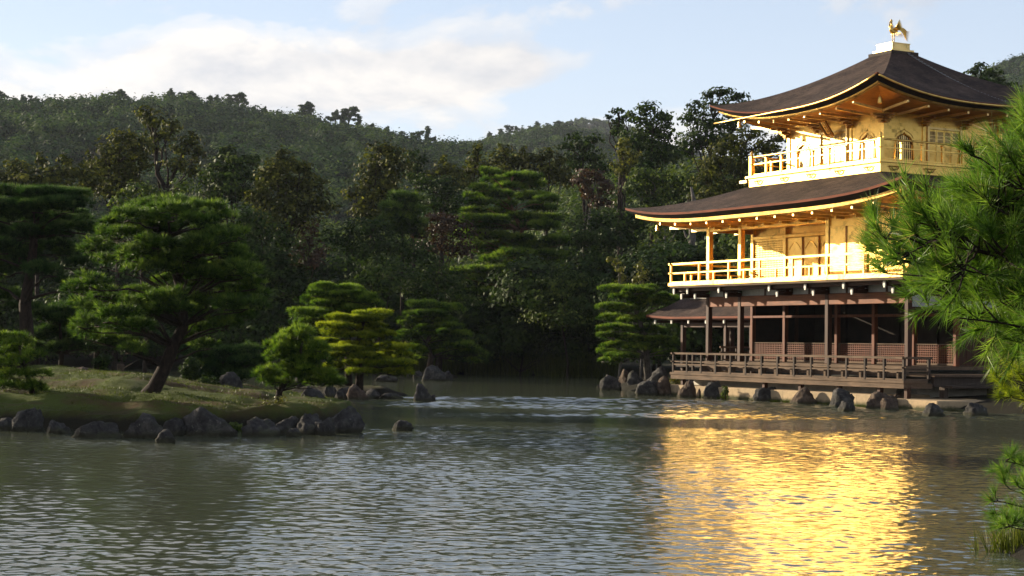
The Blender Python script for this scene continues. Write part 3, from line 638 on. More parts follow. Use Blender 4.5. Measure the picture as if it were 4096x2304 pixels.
# --- roofs
def roof(name, outer, inner, zt, ze, lift, pw, curve, wall, zw, fasc, nt_=14, ns=41, edge=.075, drop=.10, inset=.30):
    ou0, ou1, ov0, ov1 = outer; iu0, iu1, iv0, iv1 = inner; wu0, wu1, wv0, wv1 = wall
    def cs(r): return [(r[0], r[2]), (r[1], r[2]), (r[1], r[3]), (r[0], r[3])]
    oc, ic, wc = cs(outer), cs(inner), cs(wall)
    top, ed, fa, so_ = MB(), MB(), MB(), MB()
    def L2(a, c, t): return (a[0] + (c[0] - a[0]) * t, a[1] + (c[1] - a[1]) * t)
    for k in range(4):
        A_, B_ = oc[k], oc[(k + 1) % 4]; a_, b_ = ic[k], ic[(k + 1) % 4]; wa, wb = wc[k], wc[(k + 1) % 4]
        S = [(-1 + 2 * i / (ns - 1)) for i in range(ns)]
        S = [math.copysign(abs(s) ** .8, s) for s in S]
        def p(s, t):
            x = L2(L2(A_, B_, (s + 1) / 2), L2(a_, b_, (s + 1) / 2), t)
            z = ze + (zt - ze) * t ** curve + lift * abs(s) ** pw * (1 - t) ** 2.2; return (-x[0], x[1], z)
        def q(s, ins, dz):
            o_ = L2(A_, B_, (s + 1) / 2); w_ = L2(wa, wb, (s + 1) / 2); d = math.hypot(w_[0] - o_[0], w_[1] - o_[1]); dd = abs(A_[1] - wa[1])
            x = L2(o_, w_, ins / dd); return (-x[0], x[1], ze + lift * abs(s) ** pw * (1 - ins / dd) ** .8 + dz)
        top.grid([[p(s, (i / (nt_ - 1))) for s in S] for i in range(nt_)])
        ed.grid([[q(s, .0, 0.) for s in S], [q(s, .015, -edge) for s in S]], 0, True)
        ed.grid([[q(s, .015, -edge) for s in S], [q(s, inset, -edge - drop) for s in S]], 1, True)
        f0, f1 = fasc
        fa.grid([[q(s, inset, -edge - drop + .0) for s in S], [q(s, inset + .02, -edge - drop - f0) for s in S], [q(s, inset + .10, -edge - drop - f0) for s in S], [q(s, inset + .12, -edge - drop - f1) for s in S]], 0, True)
        rows = [[q(s, inset + .12, -edge - drop - f1) for s in S]]
        zs0 = -edge - drop - f1
        for t in (.33, .66, 1.):
            r_ = []
            for s in S:
                o_ = q(s, inset + .12, zs0); w_ = L2(wa, wb, (s + 1) / 2); r_.append((o_[0] * (1 - t) - w_[0] * t, o_[1] * (1 - t) + w_[1] * t, o_[2] * (1 - t) + zw * t))
            rows.append(r_)
        so_.grid(rows, 0, True)
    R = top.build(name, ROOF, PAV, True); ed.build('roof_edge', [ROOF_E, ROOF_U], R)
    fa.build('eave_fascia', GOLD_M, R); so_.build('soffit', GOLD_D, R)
    return R
O1 = 2.45
R1 = roof('lower_roof', (-O1, UW + O1, -O1, VW + O1), (1.88, 9.76, .31, 8.19), 8.12, 7.03, .44, 4, 1.18, (-.02, UW + .02, -.02, VW + .02), 6.74, (.12, .15), edge=.085, drop=.145)
O3 = 2.2; U3, V3, S3 = 3.04, 1.475, 5.56; UC, VC = U3 + S3 / 2, V3 + S3 / 2
R3 = roof('upper_roof', (U3 - O3, U3 + S3 + O3, V3 - O3, V3 + S3 + O3), (UC - .64, UC + .64, VC - .64, VC + .64), 13.03, 10.70, .68, 2.4, 1.24, (U3 - .02, U3 + S3 + .02, V3 - .02, V3 + S3 + .02), 10.42, (.05, .08), edge=.055, drop=.135, inset=.26)
def lifted(s, lift, pw, ins, dd): return lift * abs(s) ** pw * (1 - ins / dd) ** .8
def noses(R, outer, wall, ze, lift, pw, zoff, step, ins, n_sides, w=.045, zw=0., hgt=.10):
    ou0, ou1, ov0, ov1 = outer; wu0, wu1, wv0, wv1 = wall
    for side in n_sides:
        lo, hi = (ou0, ou1) if side in 'SN' else (ov0, ov1); wl, wh = (wu0, wu1) if side in 'SN' else (wv0, wv1); c = (lo + hi) / 2; half = (hi - lo) / 2
        n = int((hi - lo - 1.6) / step); dd = abs(ov0 - wv0)
        for i in range(n + 1):
            x = c + (i - n / 2) * step; s = (x - c) / half; z = ze + lifted(s, lift, pw, ins, dd) + zoff
            xi = min(max(x, wl + .05), wh - .05); mb = MB()
            e = abs(x - xi) if abs(x - xi) > .051 else 0.; run = dd - ins
            if e > .75: continue
            z1 = zw + (z - zw) * e / run                       # corner rafters stop at the hip
            if side == 'S': e0, e1 = (-x, ov0 + ins), (-x, wv0 - e)
            elif side == 'E': e0, e1 = (-(ou0 + ins), x), (-(wu0 - e), x)
            else: e0, e1 = (-(ou1 - ins), x), (-(wu1 + e), x)
            d = Vector((e1[0] - e0[0], e1[1] - e0[1], 0)).normalized(); nrm = Vector((-d.y, d.x, 0)) * w
            A_, B_ = Vector((*e0, z)), Vector((*e1, z1)); vs = [q + nrm * s_ + Vector((0, 0, t)) for q in (A_, B_) for s_, t in ((-1, -hgt), (1, -hgt), (1, 0), (-1, 0))]
            mb.add(vs, [(3, 2, 1, 0), (4, 5, 6, 7), (1, 5, 4, 0), (2, 6, 5, 1), (3, 7, 6, 2), (0, 4, 7, 3)]); mb.build('rafter', GOLD_P, R)
noses(R1, (-O1, UW + O1, -O1, VW + O1), (0, UW, 0, VW), 7.03, .44, 4, -.37, b1 / 2, .43, 'SEW', zw=6.68)
noses(R3, (U3 - O3, U3 + S3 + O3, V3 - O3, V3 + S3 + O3), (U3, U3 + S3, V3, V3 + S3), 10.70, .68, 2.4, -.30, .92, .42, 'SEW', .04, zw=10.36, hgt=.08)
# brackets under the lower eave
for i in range(11):
    u = .2 + i * b1 / 2
    mb = MB(); bx(mb, u - .05, u + .05, -.42, -.05, 6.52, 6.62); bx(mb, u - .05, u + .05, -.62, -.2, 6.60, 6.68); mb.build('eave_bracket', GOLD, PAV)
# golden gutter on the south and east eaves of the upper roof, with drop hangers
g = MB(); hf = (S3 + 2 * O3) / 2; g.tube([(-(UC + s_ * hf), V3 - O3 - .035, 10.625 + (.68 * abs(s_) ** 2.4 if s_ < 0 else -.03 * s_)) for s_ in [-.985 + 1.90 * i / 24 for i in range(25)]], .032, 8); GU = g.build('gutter', GOLD, PAV, True)
g = MB(); g.tube([(-(U3 - O3 - .035), VC + s_ * hf, 10.625 + .68 * abs(s_) ** 2.4) for s_ in [-.985 + 1.9 * i / 24 for i in range(25)]], .034, 8); g.build('gutter', GOLD, PAV, True)
# --- top floor
BU0, BU1, BV0, BV1 = U3 - 1.1, U3 + S3 + 1.1, V3 - 1.1, V3 + S3 + 1.1
mb = MB(); bx(mb, BU0 + .03, BU1 - .03, BV0 + .03, BV1 - .03, 8.02, 8.44); bx(mb, BU0 + .01, BU1 - .01, BV0 + .01, BV1 - .01, 8.40, 8.46); bx(mb, BU0 - .08, BU1 + .08, BV0 - .08, BV1 + .08, 8.464, 8.54); mb.build('balcony_base', GOLD, PAV)
mb = MB(); bx(mb, BU0 + .03, BU1 - .03, BV0 + .03, BV1 - .03, 8.02, 8.09); 
one('base_beam_end', BU1 + .08, BU1 + .55, BV0 - .02, BV0 + .12, 8.30, 8.42, GOLD_P)
RB = [(BU1 - .1, BV1 - .1), (BU1 - .1, BV0 + .1), (BU0 + .1, BV0 + .1), (BU0 + .1, BV1 - .1)]
R4 = railing('balcony_railing', RB, [8.60, 9.0, 9.29], .945, (GOLD, GOLD), round_top=True, w=.028, post_w=.045)
for (u, v) in RB:
    mb = MB(); mb.cbox(-u - .085, -u + .085, v - .085, v + .085, 8.545, 9.34, .015); mb.tube([(-u, v, z) for z in (9.34, 9.37, 9.40, 9.45, 9.50, 9.55)], [.04, .055, .05, .055, .04, .004], 8)
    mb.build('corner_post', GOLD, R4)
for k in range(5):
    for side in range(2):
        c = BU0 + .65 + k * 1.62; pts = []
        for i in range(9): a = math.pi * (1.02 + .95 * i / 8); pts.append((.16 * math.cos(a), .12 * math.sin(a)))
        mb = MB()
        if side == 0: mb.tube([(-c - x, BV0 - .03, 8.33 + z) for x, z in pts], .022, 6); mb.tube([(-c - .25, BV0 - .02, 8.34), (-c + .25, BV0 - .02, 8.34)], .02, 6)
        else: c2 = BV0 + .65 + k * 1.62; mb.tube([(-BU0 + .03, c2 + x, 8.33 + z) for x, z in pts], .022, 6); mb.tube([(-BU0 + .02, c2 - .25, 8.34), (-BU0 + .02, c2 + .25, 8.34)], .02, 6)
        mb.build('hook_ornament', GOLD_D, PAV)
bay = S3 / 3
OG = [(-.50, 0), (-.475, .2), (-.455, .45), (-.44, .62), (-.40, .76), (-.32, .87), (-.20, .935), (-.10, .965), (-.04, .99), (0, 1.04)]
OG = OG + [(-x, z) for x, z in OG[-2::-1]]
def side_frame(k):
    """maps (along, out, z) of a top-floor side to local x,y,z"""
    h = S3 / 2; c = Vector((-UC, VC, 0))
    e, n = ((Vector((1, 0, 0)), Vector((0, -1, 0))), (Vector((0, 1, 0)), Vector((1, 0, 0))), (Vector((-1, 0, 0)), Vector((0, 1, 0))), (Vector((0, -1, 0)), Vector((-1, 0, 0))))[k]
    return lambda a, o, z: c + e * a + n * (h + o) + Vector((0, 0, z))
def fbox(mb, F, a0, a1, o0, o1, z0, z1):
    vs = [F(a, o, z) for z in (z0, z1) for a, o in ((a0, o0), (a1, o0), (a1, o1), (a0, o1))]
    mb.add(vs, [(0, 1, 2, 3), (7, 6, 5, 4), (1, 0, 4, 5), (2, 1, 5, 6), (3, 2, 6, 7), (0, 3, 7, 4)])
ZF = 8.54
for k in range(4):
    F = side_frame(k)
    for i in range(4):
        a = -S3 / 2 + i * bay
        if i < 3 : mb = MB(); ww = .085; aa = a + (.03 if i == 0 else 0); fbox(mb, F, aa - ww, aa + ww, -.12, .035, ZF, 10.42); mb.build('pillar', GOLD, PAV)
    for i in (0, 2):                                        # bays with cusped windows
        a0, a1 = -S3 / 2 + i * bay + .085, -S3 / 2 + (i + 1) * bay - .085; cx_ = (a0 + a1) / 2; zb, wh, ww = ZF + .10, 1.02, .88
        out = [(cx_ + x * ww, zb + z * wh) for x, z in OG]; mb = MB(); n = len(out)
        rect = []
        for (x, z) in out:
            dx, dz = x - cx_, z - (zb + .5); sc = 1e9
            if dx: sc = min(sc, ((a1 - cx_) / abs(dx)))
            if dz > 0: sc = min(sc, (9.92 - (zb + .5)) / dz)
            if dz < 0: sc = min(sc, (zb + .5 - ZF) / -dz)
            rect.append((cx_ + dx * sc, zb + .5 + dz * sc))
        mb.grid([[F(x, 0, z) for x, z in rect], [F(x, 0, z) for x, z in out], [F(x, -.07, z) for x, z in out]], 0, False)
        fbox(mb, F, a0, a1, -.05, -.001, ZF, zb) if False else None
        mb.add([F(a0, 0, 9.92), F(a1, 0, 9.92), F(a1, 0, 10.42), F(a0, 0, 10.42)], [(0, 1, 2, 3)])
        tri = [F(rect[0][0], 0, rect[0][1]), F(a0, 0, ZF), F(a1, 0, ZF), F(rect[-1][0], 0, rect[-1][1]), F(out[-1][0], 0, out[-1][1]), F(out[0][0], 0, out[0][1])]
        mb.add(tri, [(0, 1, 2, 3, 4, 5)])
        for (p0, p1) in zip(rect[:-1], rect[1:]):            # close the two upper corners between the side and the head
            for ex in (a0, a1):
                if abs(p0[0] - ex) < .002 and abs(p1[1] - 9.92) < .002 and abs(p1[0] - ex) > .002 or abs(p1[0] - ex) < .002 and abs(p0[1] - 9.92) < .002 and abs(p0[0] - ex) > .002:
                    mb.add([F(p0[0], 0, p0[1]), F(ex, 0, 9.92), F(p1[0], 0, p1[1])], [(0, 1, 2)])
        for z in (9.78, 9.98, 10.2): fbox(mb, F, a0, a1, .001, .010, z, z + .016)
        wall_ = mb.build('wall', GOLD, PAV)
        mb = MB(); mb.tube([F(cx_ + x * ww * 1.06, .015, zb - .02 + z * wh * 1.045) for x, z in OG], .022, 6); mb.tube([F(cx_ + x * ww * 1.22, .008, zb + .02 + z * wh * 1.14) for x, z in OG[4:-4]], .010, 5)
        win = mb.build('cusped_window', GOLD, PAV); mb = MB()
        for j in range(9):
            x = -.42 + .105 * j; top = np.interp(abs(x), [0, .04, .1, .2, .32, .40, .44, .5], [1.03, .99, .96, .93, .86, .75, .60, .0]) * wh
            bwid = .020 if j != 4 else .035; fbox(mb, F, cx_ + x * ww - bwid, cx_ + x * ww + bwid, -.055, -.03, zb, zb + top)
        for z in (.15, .42, .66): fbox(mb, F, cx_ - .43 * ww, cx_ + .43 * ww, -.066, -.056, zb + z * wh, zb + z * wh + .022)
        mb.build('window_bars', GOLD_P, win); mb = MB(); fbox(mb, F, cx_ - .5, cx_ + .5, -.14, -.12, ZF, 9.9); mb.build('window_board', WOOD_R, win)
    a0, a1 = -bay / 2 + .085, bay / 2 - .085; mb = MB()          # middle bay: four panelled doors
    fbox(mb, F, a0, a1, -.06, 0, ZF, 10.42); fbox(mb, F, a0, a1, .001, .014, 10.2, 10.22); mb.build('wall', GOLD, PAV)
    mb = MB(); fbox(mb, F, a0 + .02, a0 + .11, .001, .085, ZF, 10.06); fbox(mb, F, a1 - .11, a1 - .02, .001, .085, ZF, 10.06); fbox(mb, F, a0 + .11, a1 - .11, .001, .07, 9.94, 10.01); fbox(mb, F, a0 - .01, a0 + .14, .001, .10, 10.062, 10.12); fbox(mb, F, a1 - .14, a1 + .01, .001, .10, 10.062, 10.12)
    fr = mb.build('door_frame', GOLD_P, PAV)
    for j in range(4):
        w = (a1 - a0 - .24) / 4; x0 = a0 + .12 + j * w; x1 = x0 + w - .012; mb = MB()
        fbox(mb, F, x0, x1, .001, .018, ZF + .03, 9.93)
        for (z0, z1) in ((8.6, 8.66), (9.02, 9.07), (9.30, 9.34), (9.40, 9.45), (9.86, 9.92)): fbox(mb, F, x0, x1, .019, .036, z0, z1)
        fbox(mb, F, x0, x0 + .035, .019, .036, 8.66, 9.86); fbox(mb, F, x1 - .035, x1, .019, .036, 8.66, 9.86)
        d_ = mb.build('door', GOLD, PAV); mb = MB()
        fbox(mb, F, x0 + .04, x1 - .04, .0185, .020, 9.46, 9.85); mb.build('door_opening', WOOD_R, d_); mb = MB()
        for q in range(6): xx = x0 + .05 + q * (x1 - x0 - .1) / 5; fbox(mb, F, xx - .009, xx + .009, .0205, .032, 9.452, 9.858)
        for z in (9.58, 9.70): fbox(mb, F, x0 + .036, x1 - .036, .0325, .038, z, z + .02)
        mb.build('door_lattice', GOLD_P, d_)
    for i in range(4):
        a = -S3 / 2 + i * bay
        for s_, (o0, o1, z0, z1, hw) in enumerate(((0.036, .22, 10.02, 10.10, .07), (.036, .40, 10.14, 10.22, .07), (.036, .58, 10.26, 10.33, .07), (.05, .16, 10.105, 10.14, .20), (.2, .32, 10.225, 10.26, .20))):
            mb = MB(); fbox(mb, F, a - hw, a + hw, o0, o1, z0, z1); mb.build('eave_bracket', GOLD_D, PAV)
# name board hung under the south eave: three characters 究竟頂 written downwards
F = side_frame(0); pc, ptop, pbot = .02, (.62, 10.30), (.26, 9.86)
def brd(x, y, o):                                       # x in -1..1 across, y 0 (top)..1 (bottom), o out of the face
    d = Vector((ptop[0] - pbot[0], ptop[1] - pbot[1])); nrm = Vector((d.y, -d.x)).normalized()
    oo = ptop[0] - d.x * y + nrm.x * o; z = ptop[1] - d.y * y + nrm.y * o; return F(pc + x, oo, z)
def bbox(mb, x0, x1, y0, y1, o0, o1):
    vs = [brd(x, y, o) for o in (o0, o1) for x, y in ((x0, y0), (x1, y0), (x1, y1), (x0, y1))]
    mb.add(vs, [(0, 1, 2, 3), (7, 6, 5, 4), (1, 0, 4, 5), (2, 1, 5, 6), (3, 2, 6, 7), (0, 3, 7, 4)])
mb = MB(); bbox(mb, -.17, .17, 0, 1, -.03, 0); NB = mb.build('name_board', LACQ, PAV)
mb = MB(); bbox(mb, -.21, -.17, -.05, 1.08, -.04, .03); bbox(mb, .17, .21, -.05, 1.08, -.04, .03); bbox(mb, -.17, .17, -.05, 0, -.04, .03); bbox(mb, -.17, .17, 1, 1.05, -.04, .03); bbox(mb, -.20, -.08, 1.08, 1.2, -.02, .02); bbox(mb, .08, .2, 1.08, 1.2, -.02, .02); mb.build('board_frame', GOLD_D, NB)
mb = MB(); bbox(mb, -.085, .085, .07, .93, .001, .006); mb.build('board_field', GOLD_P, NB)
GL = [[[(5, 0), (5, 1)], [(1, 2.7), (1, 1.5), (9, 1.5), (8.6, 2.6)], [(4, 2.2), (2.5, 4)], [(6, 2.2), (7.5, 4)], [(1.5, 5.5), (7, 5.5), (6.8, 9), (9, 9), (9, 8)], [(4.2, 4.2), (3.8, 6.5), (1, 9.5)]],
      [[(5, 0), (5, 1)], [(2, 1.2), (8, 1.2)], [(3.5, 1.6), (3.8, 2.6)], [(6.5, 1.6), (6.2, 2.6)], [(1, 2.9), (9, 2.9)], [(3, 3.7), (7, 3.7), (7, 6.3), (3, 6.3), (3, 3.7)], [(3, 5), (7, 5)], [(4.2, 6.3), (3.8, 8), (1.5, 9.6)], [(5.8, 6.3), (5.8, 9.2), (8.8, 9.2), (8.8, 8.3)]],
      [[(.5, 1.5), (4.2, 1.5)], [(2.4, 1.5), (2.4, 8.8), (1.4, 8.2)], [(5, 1), (9.5, 1)], [(7.2, 1), (6.8, 2.4)], [(5.4, 2.4), (9.2, 2.4), (9.2, 7), (5.4, 7), (5.4, 2.4)], [(5.4, 4), (9.2, 4)], [(5.4, 5.5), (9.2, 5.5)], [(6.5, 7.2), (5, 9.2)], [(8, 7.2), (9.5, 9.2)]]]
mb = MB()
for ci, ch in enumerate(GL):
    for st in ch:
        for (p0, p1) in zip(st[:-1], st[1:]):
            conv = lambda p: ((p[0] / 10 - .5) * .145, .10 + ci * .28 + p[1] / 10 * .245)
            (x0, y0), (x1, y1) = conv(p0), conv(p1); mb.tube([brd(x0, y0, .010), brd(x1, y1, .010)], .0058, 4)
mb.build('lettering', LACQ, NB)
# finial base, chain, wind bells
mb = MB(); bx(mb, UC - .66, UC + .66, VC - .66, VC + .66, 12.92, 13.14); FB = mb.build('finial_base', GREYD, PAV)
mb = MB(); bx(mb, UC - .545, UC + .545, VC - .545, VC + .545, 13.144, 13.23); bx(mb, UC - .43, UC + .43, VC - .43, VC + .43, 13.234, 13.46); bx(mb, UC - .45, UC + .45, VC - .45, VC + .45, 13.464, 13.49)
for s_ in (-1, 1): bx(mb, UC - .436, UC - .4305, VC + s_ * .2 - .17, VC + s_ * .2 + .17, 13.27, 13.43)
mb.build('gilded_step', GOLD_P, FB)
mb = MB(); mb.tube([(-UC, VC, 13.494), (-UC, VC, 13.53), (-UC, VC, 13.56)], [.12, .11, .07], 10); mb.build('bird_plinth', GOLD, FB)
ch = MB()
for i in range(60):
    t = i / 59; tt = 1 - t * .86; u = (U3 - O3) + (UC - .64 - (U3 - O3)) * tt; v = VC + .15 + (t * 1.3); z = 10.70 + 2.33 * tt ** 1.34 + .05
    e = .045; d = Vector((math.cos(1.1), 0, -.5)).normalized()
    ch.box(-u - e, -u + e, v - (.012 if i % 2 else .035), v + (.012 if i % 2 else .035), z - .012, z + (.03 if i % 2 else .012))
ch.build('roof_chain', CHAIN, R3)
for (u, v, z) in ((-1.5, -1.5, 6.86), (UW + 1.5, -1.5, 6.86), (U3 - 1.35, V3 - 1.35, 10.78), (U3 + S3 + 1.35, V3 - 1.35, 10.78)):
    mb = MB(); mb.tube([(-u, v, z - d) for d in (.0, .08)], .008, 5); mb.tube([(-u, v, z - .08 - d) for d in (.0, .03, .10, .20, .24)], [.02, .055, .065, .075, .085], 10); mb.build('wind_bell', GOLD, PAV)

# ------------------------------------------------------------------ phoenix on the roof (faces south, tail to the north)
PH = empty('bird_statue', W(UC, VC, 13.56), 'gilded phoenix-like bird statue with raised wings and streaming tail on the roof finial', 'statue', rz=-TH)
mb = MB(); mb.tube([(0, .20, .44), (0, .12, .45), (0, .02, .43), (0, -.08, .42), (0, -.13, .47), (0, -.135, .55), (0, -.10, .64), (0, -.085, .72), (0, -.11, .775), (0, -.15, .78), (0, -.21, .755)],
                   [.02, .065, .085, .085, .07, .045, .032, .030, .042, .034, .004], 10); mb.build('body', GOLD, PH, True)
mb = MB()
for i, (y, z, r) in enumerate(((-.14, .86, .028), (-.11, .88, .030), (-.075, .86, .030), (-.05, .82, .026))): mb.tube([(0, -.11, .79), (0, (y - .11) / 2 - .005, (z + .79) / 2), (0, y, z)], [.012, r * .6, r * .7], 6)
mb.tube([(0, -.05, .66), (0, -.03, .64), (0, -.05, .62)], [.01, .025, .008], 6); mb.build('crest', GOLD, PH, True)
for s_ in (-1, 1):
    mb = MB()
    for i in range(8):
        t = i / 7; y0 = -.06 + .16 * t; L = .26 + .15 * math.sin(math.pi * (.15 + .6 * (1 - t))); w = .030
        tip = Vector((s_ * (.05 + .24 * (1 - .35 * t)), y0 + .10 + .06 * t, .46 + L * (1.05 - .55 * t)))
        root = Vector((s_ * .05, y0, .46)); m_ = root.lerp(tip, .55) + Vector((s_ * .05, .0, -.03)); mb.tube([root, m_, tip], [.022, .026, .005], 6)
    mb.build('wing', GOLD, PH, True)
mb = MB()
for i in range(9):
    a = (i - 4) / 4; L_ = .80 - .045 * i; pts = []
    for k in range(9):
        t = k / 8; pts.append((a * .16 * t, .15 + L_ * t, .47 + .14 * math.sin(math.pi * min(1, t * 1.25)) * (1 - .12 * i / 8) - (-.04 + .060 * i) * t ** 1.3 + .03 * max(0, t - .8) * 5))
    mb.tube(pts, [.009 + .006 * math.sin(math.pi * t / 8) for t in range(8)] + [.002], 6)
for i in range(8): mb.tube([((i - 4) * .012, .08 + i * .032, .42), ((i - 4) * .018, .12 + i * .04, .30), ((i - 4) * .02, .11 + i * .045, .20 + .03 * (i % 2))], [.012, .010, .002], 5)
mb.build('tail', GOLD, PH, True)
for s_ in (-1, 1):
    mb = MB(); mb.tube([(s_ * .05, -.02, .40), (s_ * .052, -.03, .28), (s_ * .052, .0, .18), (s_ * .052, -.02, .0)], [.042, .024, .016, .018], 7); mb.tube([(s_ * .052, .03, .012), (s_ * .052, -.09, .012)], [.012, .010], 5); mb.build('leg', GOLD, PH, True)

# ------------------------------------------------------------------ fishing porch, terrace wall, landing
FP = empty('fishing_porch', W(14.5, 2.4, 0), 'small bark-roofed porch on dark posts left of the pavilion, over the pond', 'porch', rz=-TH)
fx = lambda u: -(u - 14.5); fy = lambda v: v - 2.4
top, ed, un = MB(), MB(), MB(); N_ = 10
UL = [11.9 + 7.75 * i / 16 for i in range(17)]
def rz_(t, u): return 3.20 + .86 * (1 - t) ** 1.15 + .10 * max(0, (u - 17.2) / 2.4) ** 2 * t
for s_ in (-1, 1):
    rows = [[(fx(u), fy(4.05 + s_ * 1.9 * i / N_), rz_(i / N_, u)) for u in UL] for i in range(N_ + 1)]
    top.grid(rows, 0, s_ < 0)
    un.grid([[(x, y, z - .13) for x, y, z in r] for r in rows], 0, s_ > 0)
    ed.grid([rows[-1], [(x, y + .0, z - .09) for x, y, z in rows[-1]], [(x, y - s_ * .12, z - .15) for x, y, z in rows[-1]]], 0, s_ < 0)
    for e in (0, -1): ed.grid([[r[e] for r in rows], [(r[e][0], r[e][1], r[e][2] - .13) for r in rows]], 0, (s_ > 0) ^ (e == 0))
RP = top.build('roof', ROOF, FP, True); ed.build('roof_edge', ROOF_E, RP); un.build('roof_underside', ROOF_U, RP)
mb = MB(); mb.cbox(fx(12.0), fx(18.9), fy(3.93), fy(4.17), 4.02, 4.14, .02); mb.cbox(fx(12.0), fx(18.95), fy(3.88), fy(4.22), 4.143, 4.18, .01); mb.build('ridge_cap', PALE, RP)
for k, u in enumerate((12.6, 13.9, 15.2, 16.5, 17.8, 19.1)):
    mb = MB(); mb.box(fx(u - .05), fx(u + .05), fy(2.3), fy(4.0), 2.95, 3.06); r_ = mb.build('purlin', WOOD, FP); mb = MB(); mb.cbox(fx(u - .052), fx(u + .052), fy(2.24), fy(2.298), 2.90, 3.07, .01); mb.build('purlin_tip', PAINT, r_)
for (u, v) in ((17.6, 2.75), (14.4, 2.75), (17.6, 5.3), (14.4, 5.3), (12.6, 2.75)): mb = MB(); mb.cbox(fx(u - .09), fx(u + .09), fy(v - .09), fy(v + .09), -.5, 3.2, .014); mb.build('pillar', WOOD, FP)
mb = MB(); mb.cbox(fx(12.1), fx(17.7), fy(2.69), fy(2.81), 2.75, 2.95, .01); mb.cbox(fx(12.1), fx(17.7), fy(5.24), fy(5.36), 2.75, 2.95, .01); mb.build('beam', WOOD, FP)
mb = MB(); mb.cbox(fx(12.0), fx(17.8), fy(2.5), fy(5.5), 1.05, 1.17, .01); mb.build('floor', GREYD, FP)
mb = MB()
for z in (1.35, 1.6): mb.box(fx(12.4), fx(17.6), fy(5.28), fy(5.33), z, z + .05)
for i in range(7): mb.box(fx(12.5 + i * .85) - .03, fx(12.5 + i * .85) + .03, fy(5.28), fy(5.33), 1.17, 1.6)
mb.build('rail', GREYD, FP)
sw = empty('stone_wall', W(6, -1.3, 0), 'low tan stone block wall behind the rocks at the foot of the pavilion', 'wall', rz=-TH)
mb = MB(); mb.cbox(-(12.3 - 6), -(-.55 - 6), -.40, 1.8, -1.2, .43, .03); mb.build('wall_blocks', STONE, sw)
ld = empty('stone_landing', W(-2, 3, 0), 'flat pale stone landing with a sunlit end at the right of the pavilion', 'landing', rz=-TH)
mb = MB(); mb.cbox(-(-.56 + 2), -(-3.4 + 2), -4.75, 6.5, -1.2, .33, .03); mb.build('landing_blocks', STONE, ld); mb = MB(); mb.cbox(-(-3.41 + 2), -(-3.75 + 2), -4.2, 6.5, -1.2, .07, .02); mb.build('ledge', STONE, ld)

# ------------------------------------------------------------------ rocks
import bmesh
_ib = bmesh.new(); bmesh.ops.create_icosphere(_ib, subdivisions=4, radius=1); ICO = np.array([v.co[:] for v in _ib.verts]); ICF = np.array([[v.index for v in f.verts] for f in _ib.faces]); _ib.free()
def rock_mesh(w, d, h, seed, rough=.09, sharp=9):
    r = np.random.default_rng(seed); n = unit(r.normal(0, 1, (sharp, 3)) * [1, 1, .8]); hgt = r.uniform(.72, 1.0, sharp)
    dd = ICO @ n.T; rad = np.where(dd > .05, hgt / np.maximum(dd, .05), 9).min(1); rad = np.minimum(rad, 1.25)
    rad = rad * (1 + wav(ICO, .9, seed) * rough * 1.2 + wav(ICO, .22, seed + 1) * rough * .8 + wav(ICO, .09, seed + 2) * rough * .4)
    P = ICO * rad[:, None]; P[:, 0] /= np.ptp(P[:, 0]) / w; P[:, 1] /= np.ptp(P[:, 1]) / d
    low = P[:, 2].min(); top = P[:, 2].max(); P[:, 2] = np.where(P[:, 2] > 0, P[:, 2] / top * h, P[:, 2] / -low * max(.4, h * .5))
    return np_mesh('rock', P, ICF, smooth=True)
_rk = [100]
def rock(px, py, wp, hp, label, mat=None, Y=None, z=0., dep=.8, group=None, seed=None, off=0.):
    _rk[0] += 7; p = onz(px, py, z) if Y is None else at(px, py, Y)
    Yd = p.y; w = wp * mpx(Yd); h = hp * mpx(Yd)
    me = rock_mesh(w, w * dep, h, seed or _rk[0]); o = link('rock', me, None, [mat or ROCK])
    o.location = (p.x, p.y + w * dep * .32 + off, p.z); o.rotation_euler = (0, 0, 0)
    return tag(o, label, 'rock', group)
fy_ = lambda zx, zy: ((2550 + zx / 2.634) / K, (1100 + zy / 2.634) / K)     # detail views of the photograph
gy_ = lambda zx, zy: ((3150 + zx / 2.498) / K, (1100 + zy / 2.498) / K)
rock(70, 1086, 84, 62, 'tall rounded grey boulder at the left end of the mossy island shore', dep=.7)
rock(14, 1084, 70, 34, 'low dark rock at the photo edge left of the tall rounded boulder')
rock(140, 1091, 74, 34, 'low dark waterline rock right of the tall rounded boulder')
rock(187, 1035, 46, 24, 'small pointed rock lying on the island slope left of the leaning pine', Y=40, dep=.7)
rock(245, 1101, 134, 42, 'long flat dark rock at the waterline below the fern patch', dep=.5)
rock(357, 1102, 122, 64, 'large rugged lichen-spotted boulder below the leaning pine trunk', dep=.75)
rock(416, 1114, 52, 34, 'small knobbly rock standing in the water before the largest island boulders', ROCK)
rock(520, 1098, 146, 74, 'broad dome-shaped boulder with mossy foot, widest on the island front', dep=.7)
rock(440, 1096, 80, 46, 'dark rock wedged between the rugged and dome-shaped island boulders')
rock(650, 1097, 100, 48, 'dark block of rock right of the dome-shaped island boulder')
rock(722, 1092, 78, 46, 'sloping grey rock in the middle of the right half of the island front')
rock(770, 1096, 90, 54, 'dark shaded rock behind the small rounded stone near the island tip', off=.3)
rock(815, 1096, 60, 46, 'small rounded pale-topped stone near the right tip of the island')
rock(862, 1090, 94, 68, 'big dark boulder forming the right tip of the island', dep=.9)
rock(742, 1098, 46, 20, 'little low stone at the water near the island tip')
rock(775, 1036, 110, 66, 'dark bulky rock in shade behind the small right-hand island pine', Y=44.2)
rock(570, 991, 78, 56, 'squared upright grey rock at the back edge of the island, lit on its left', Y=48, dep=.7)
rock(195, 944, 82, 22, 'low brown stump-like mound on the grassy crest of the island', ROCKB, Y=50)
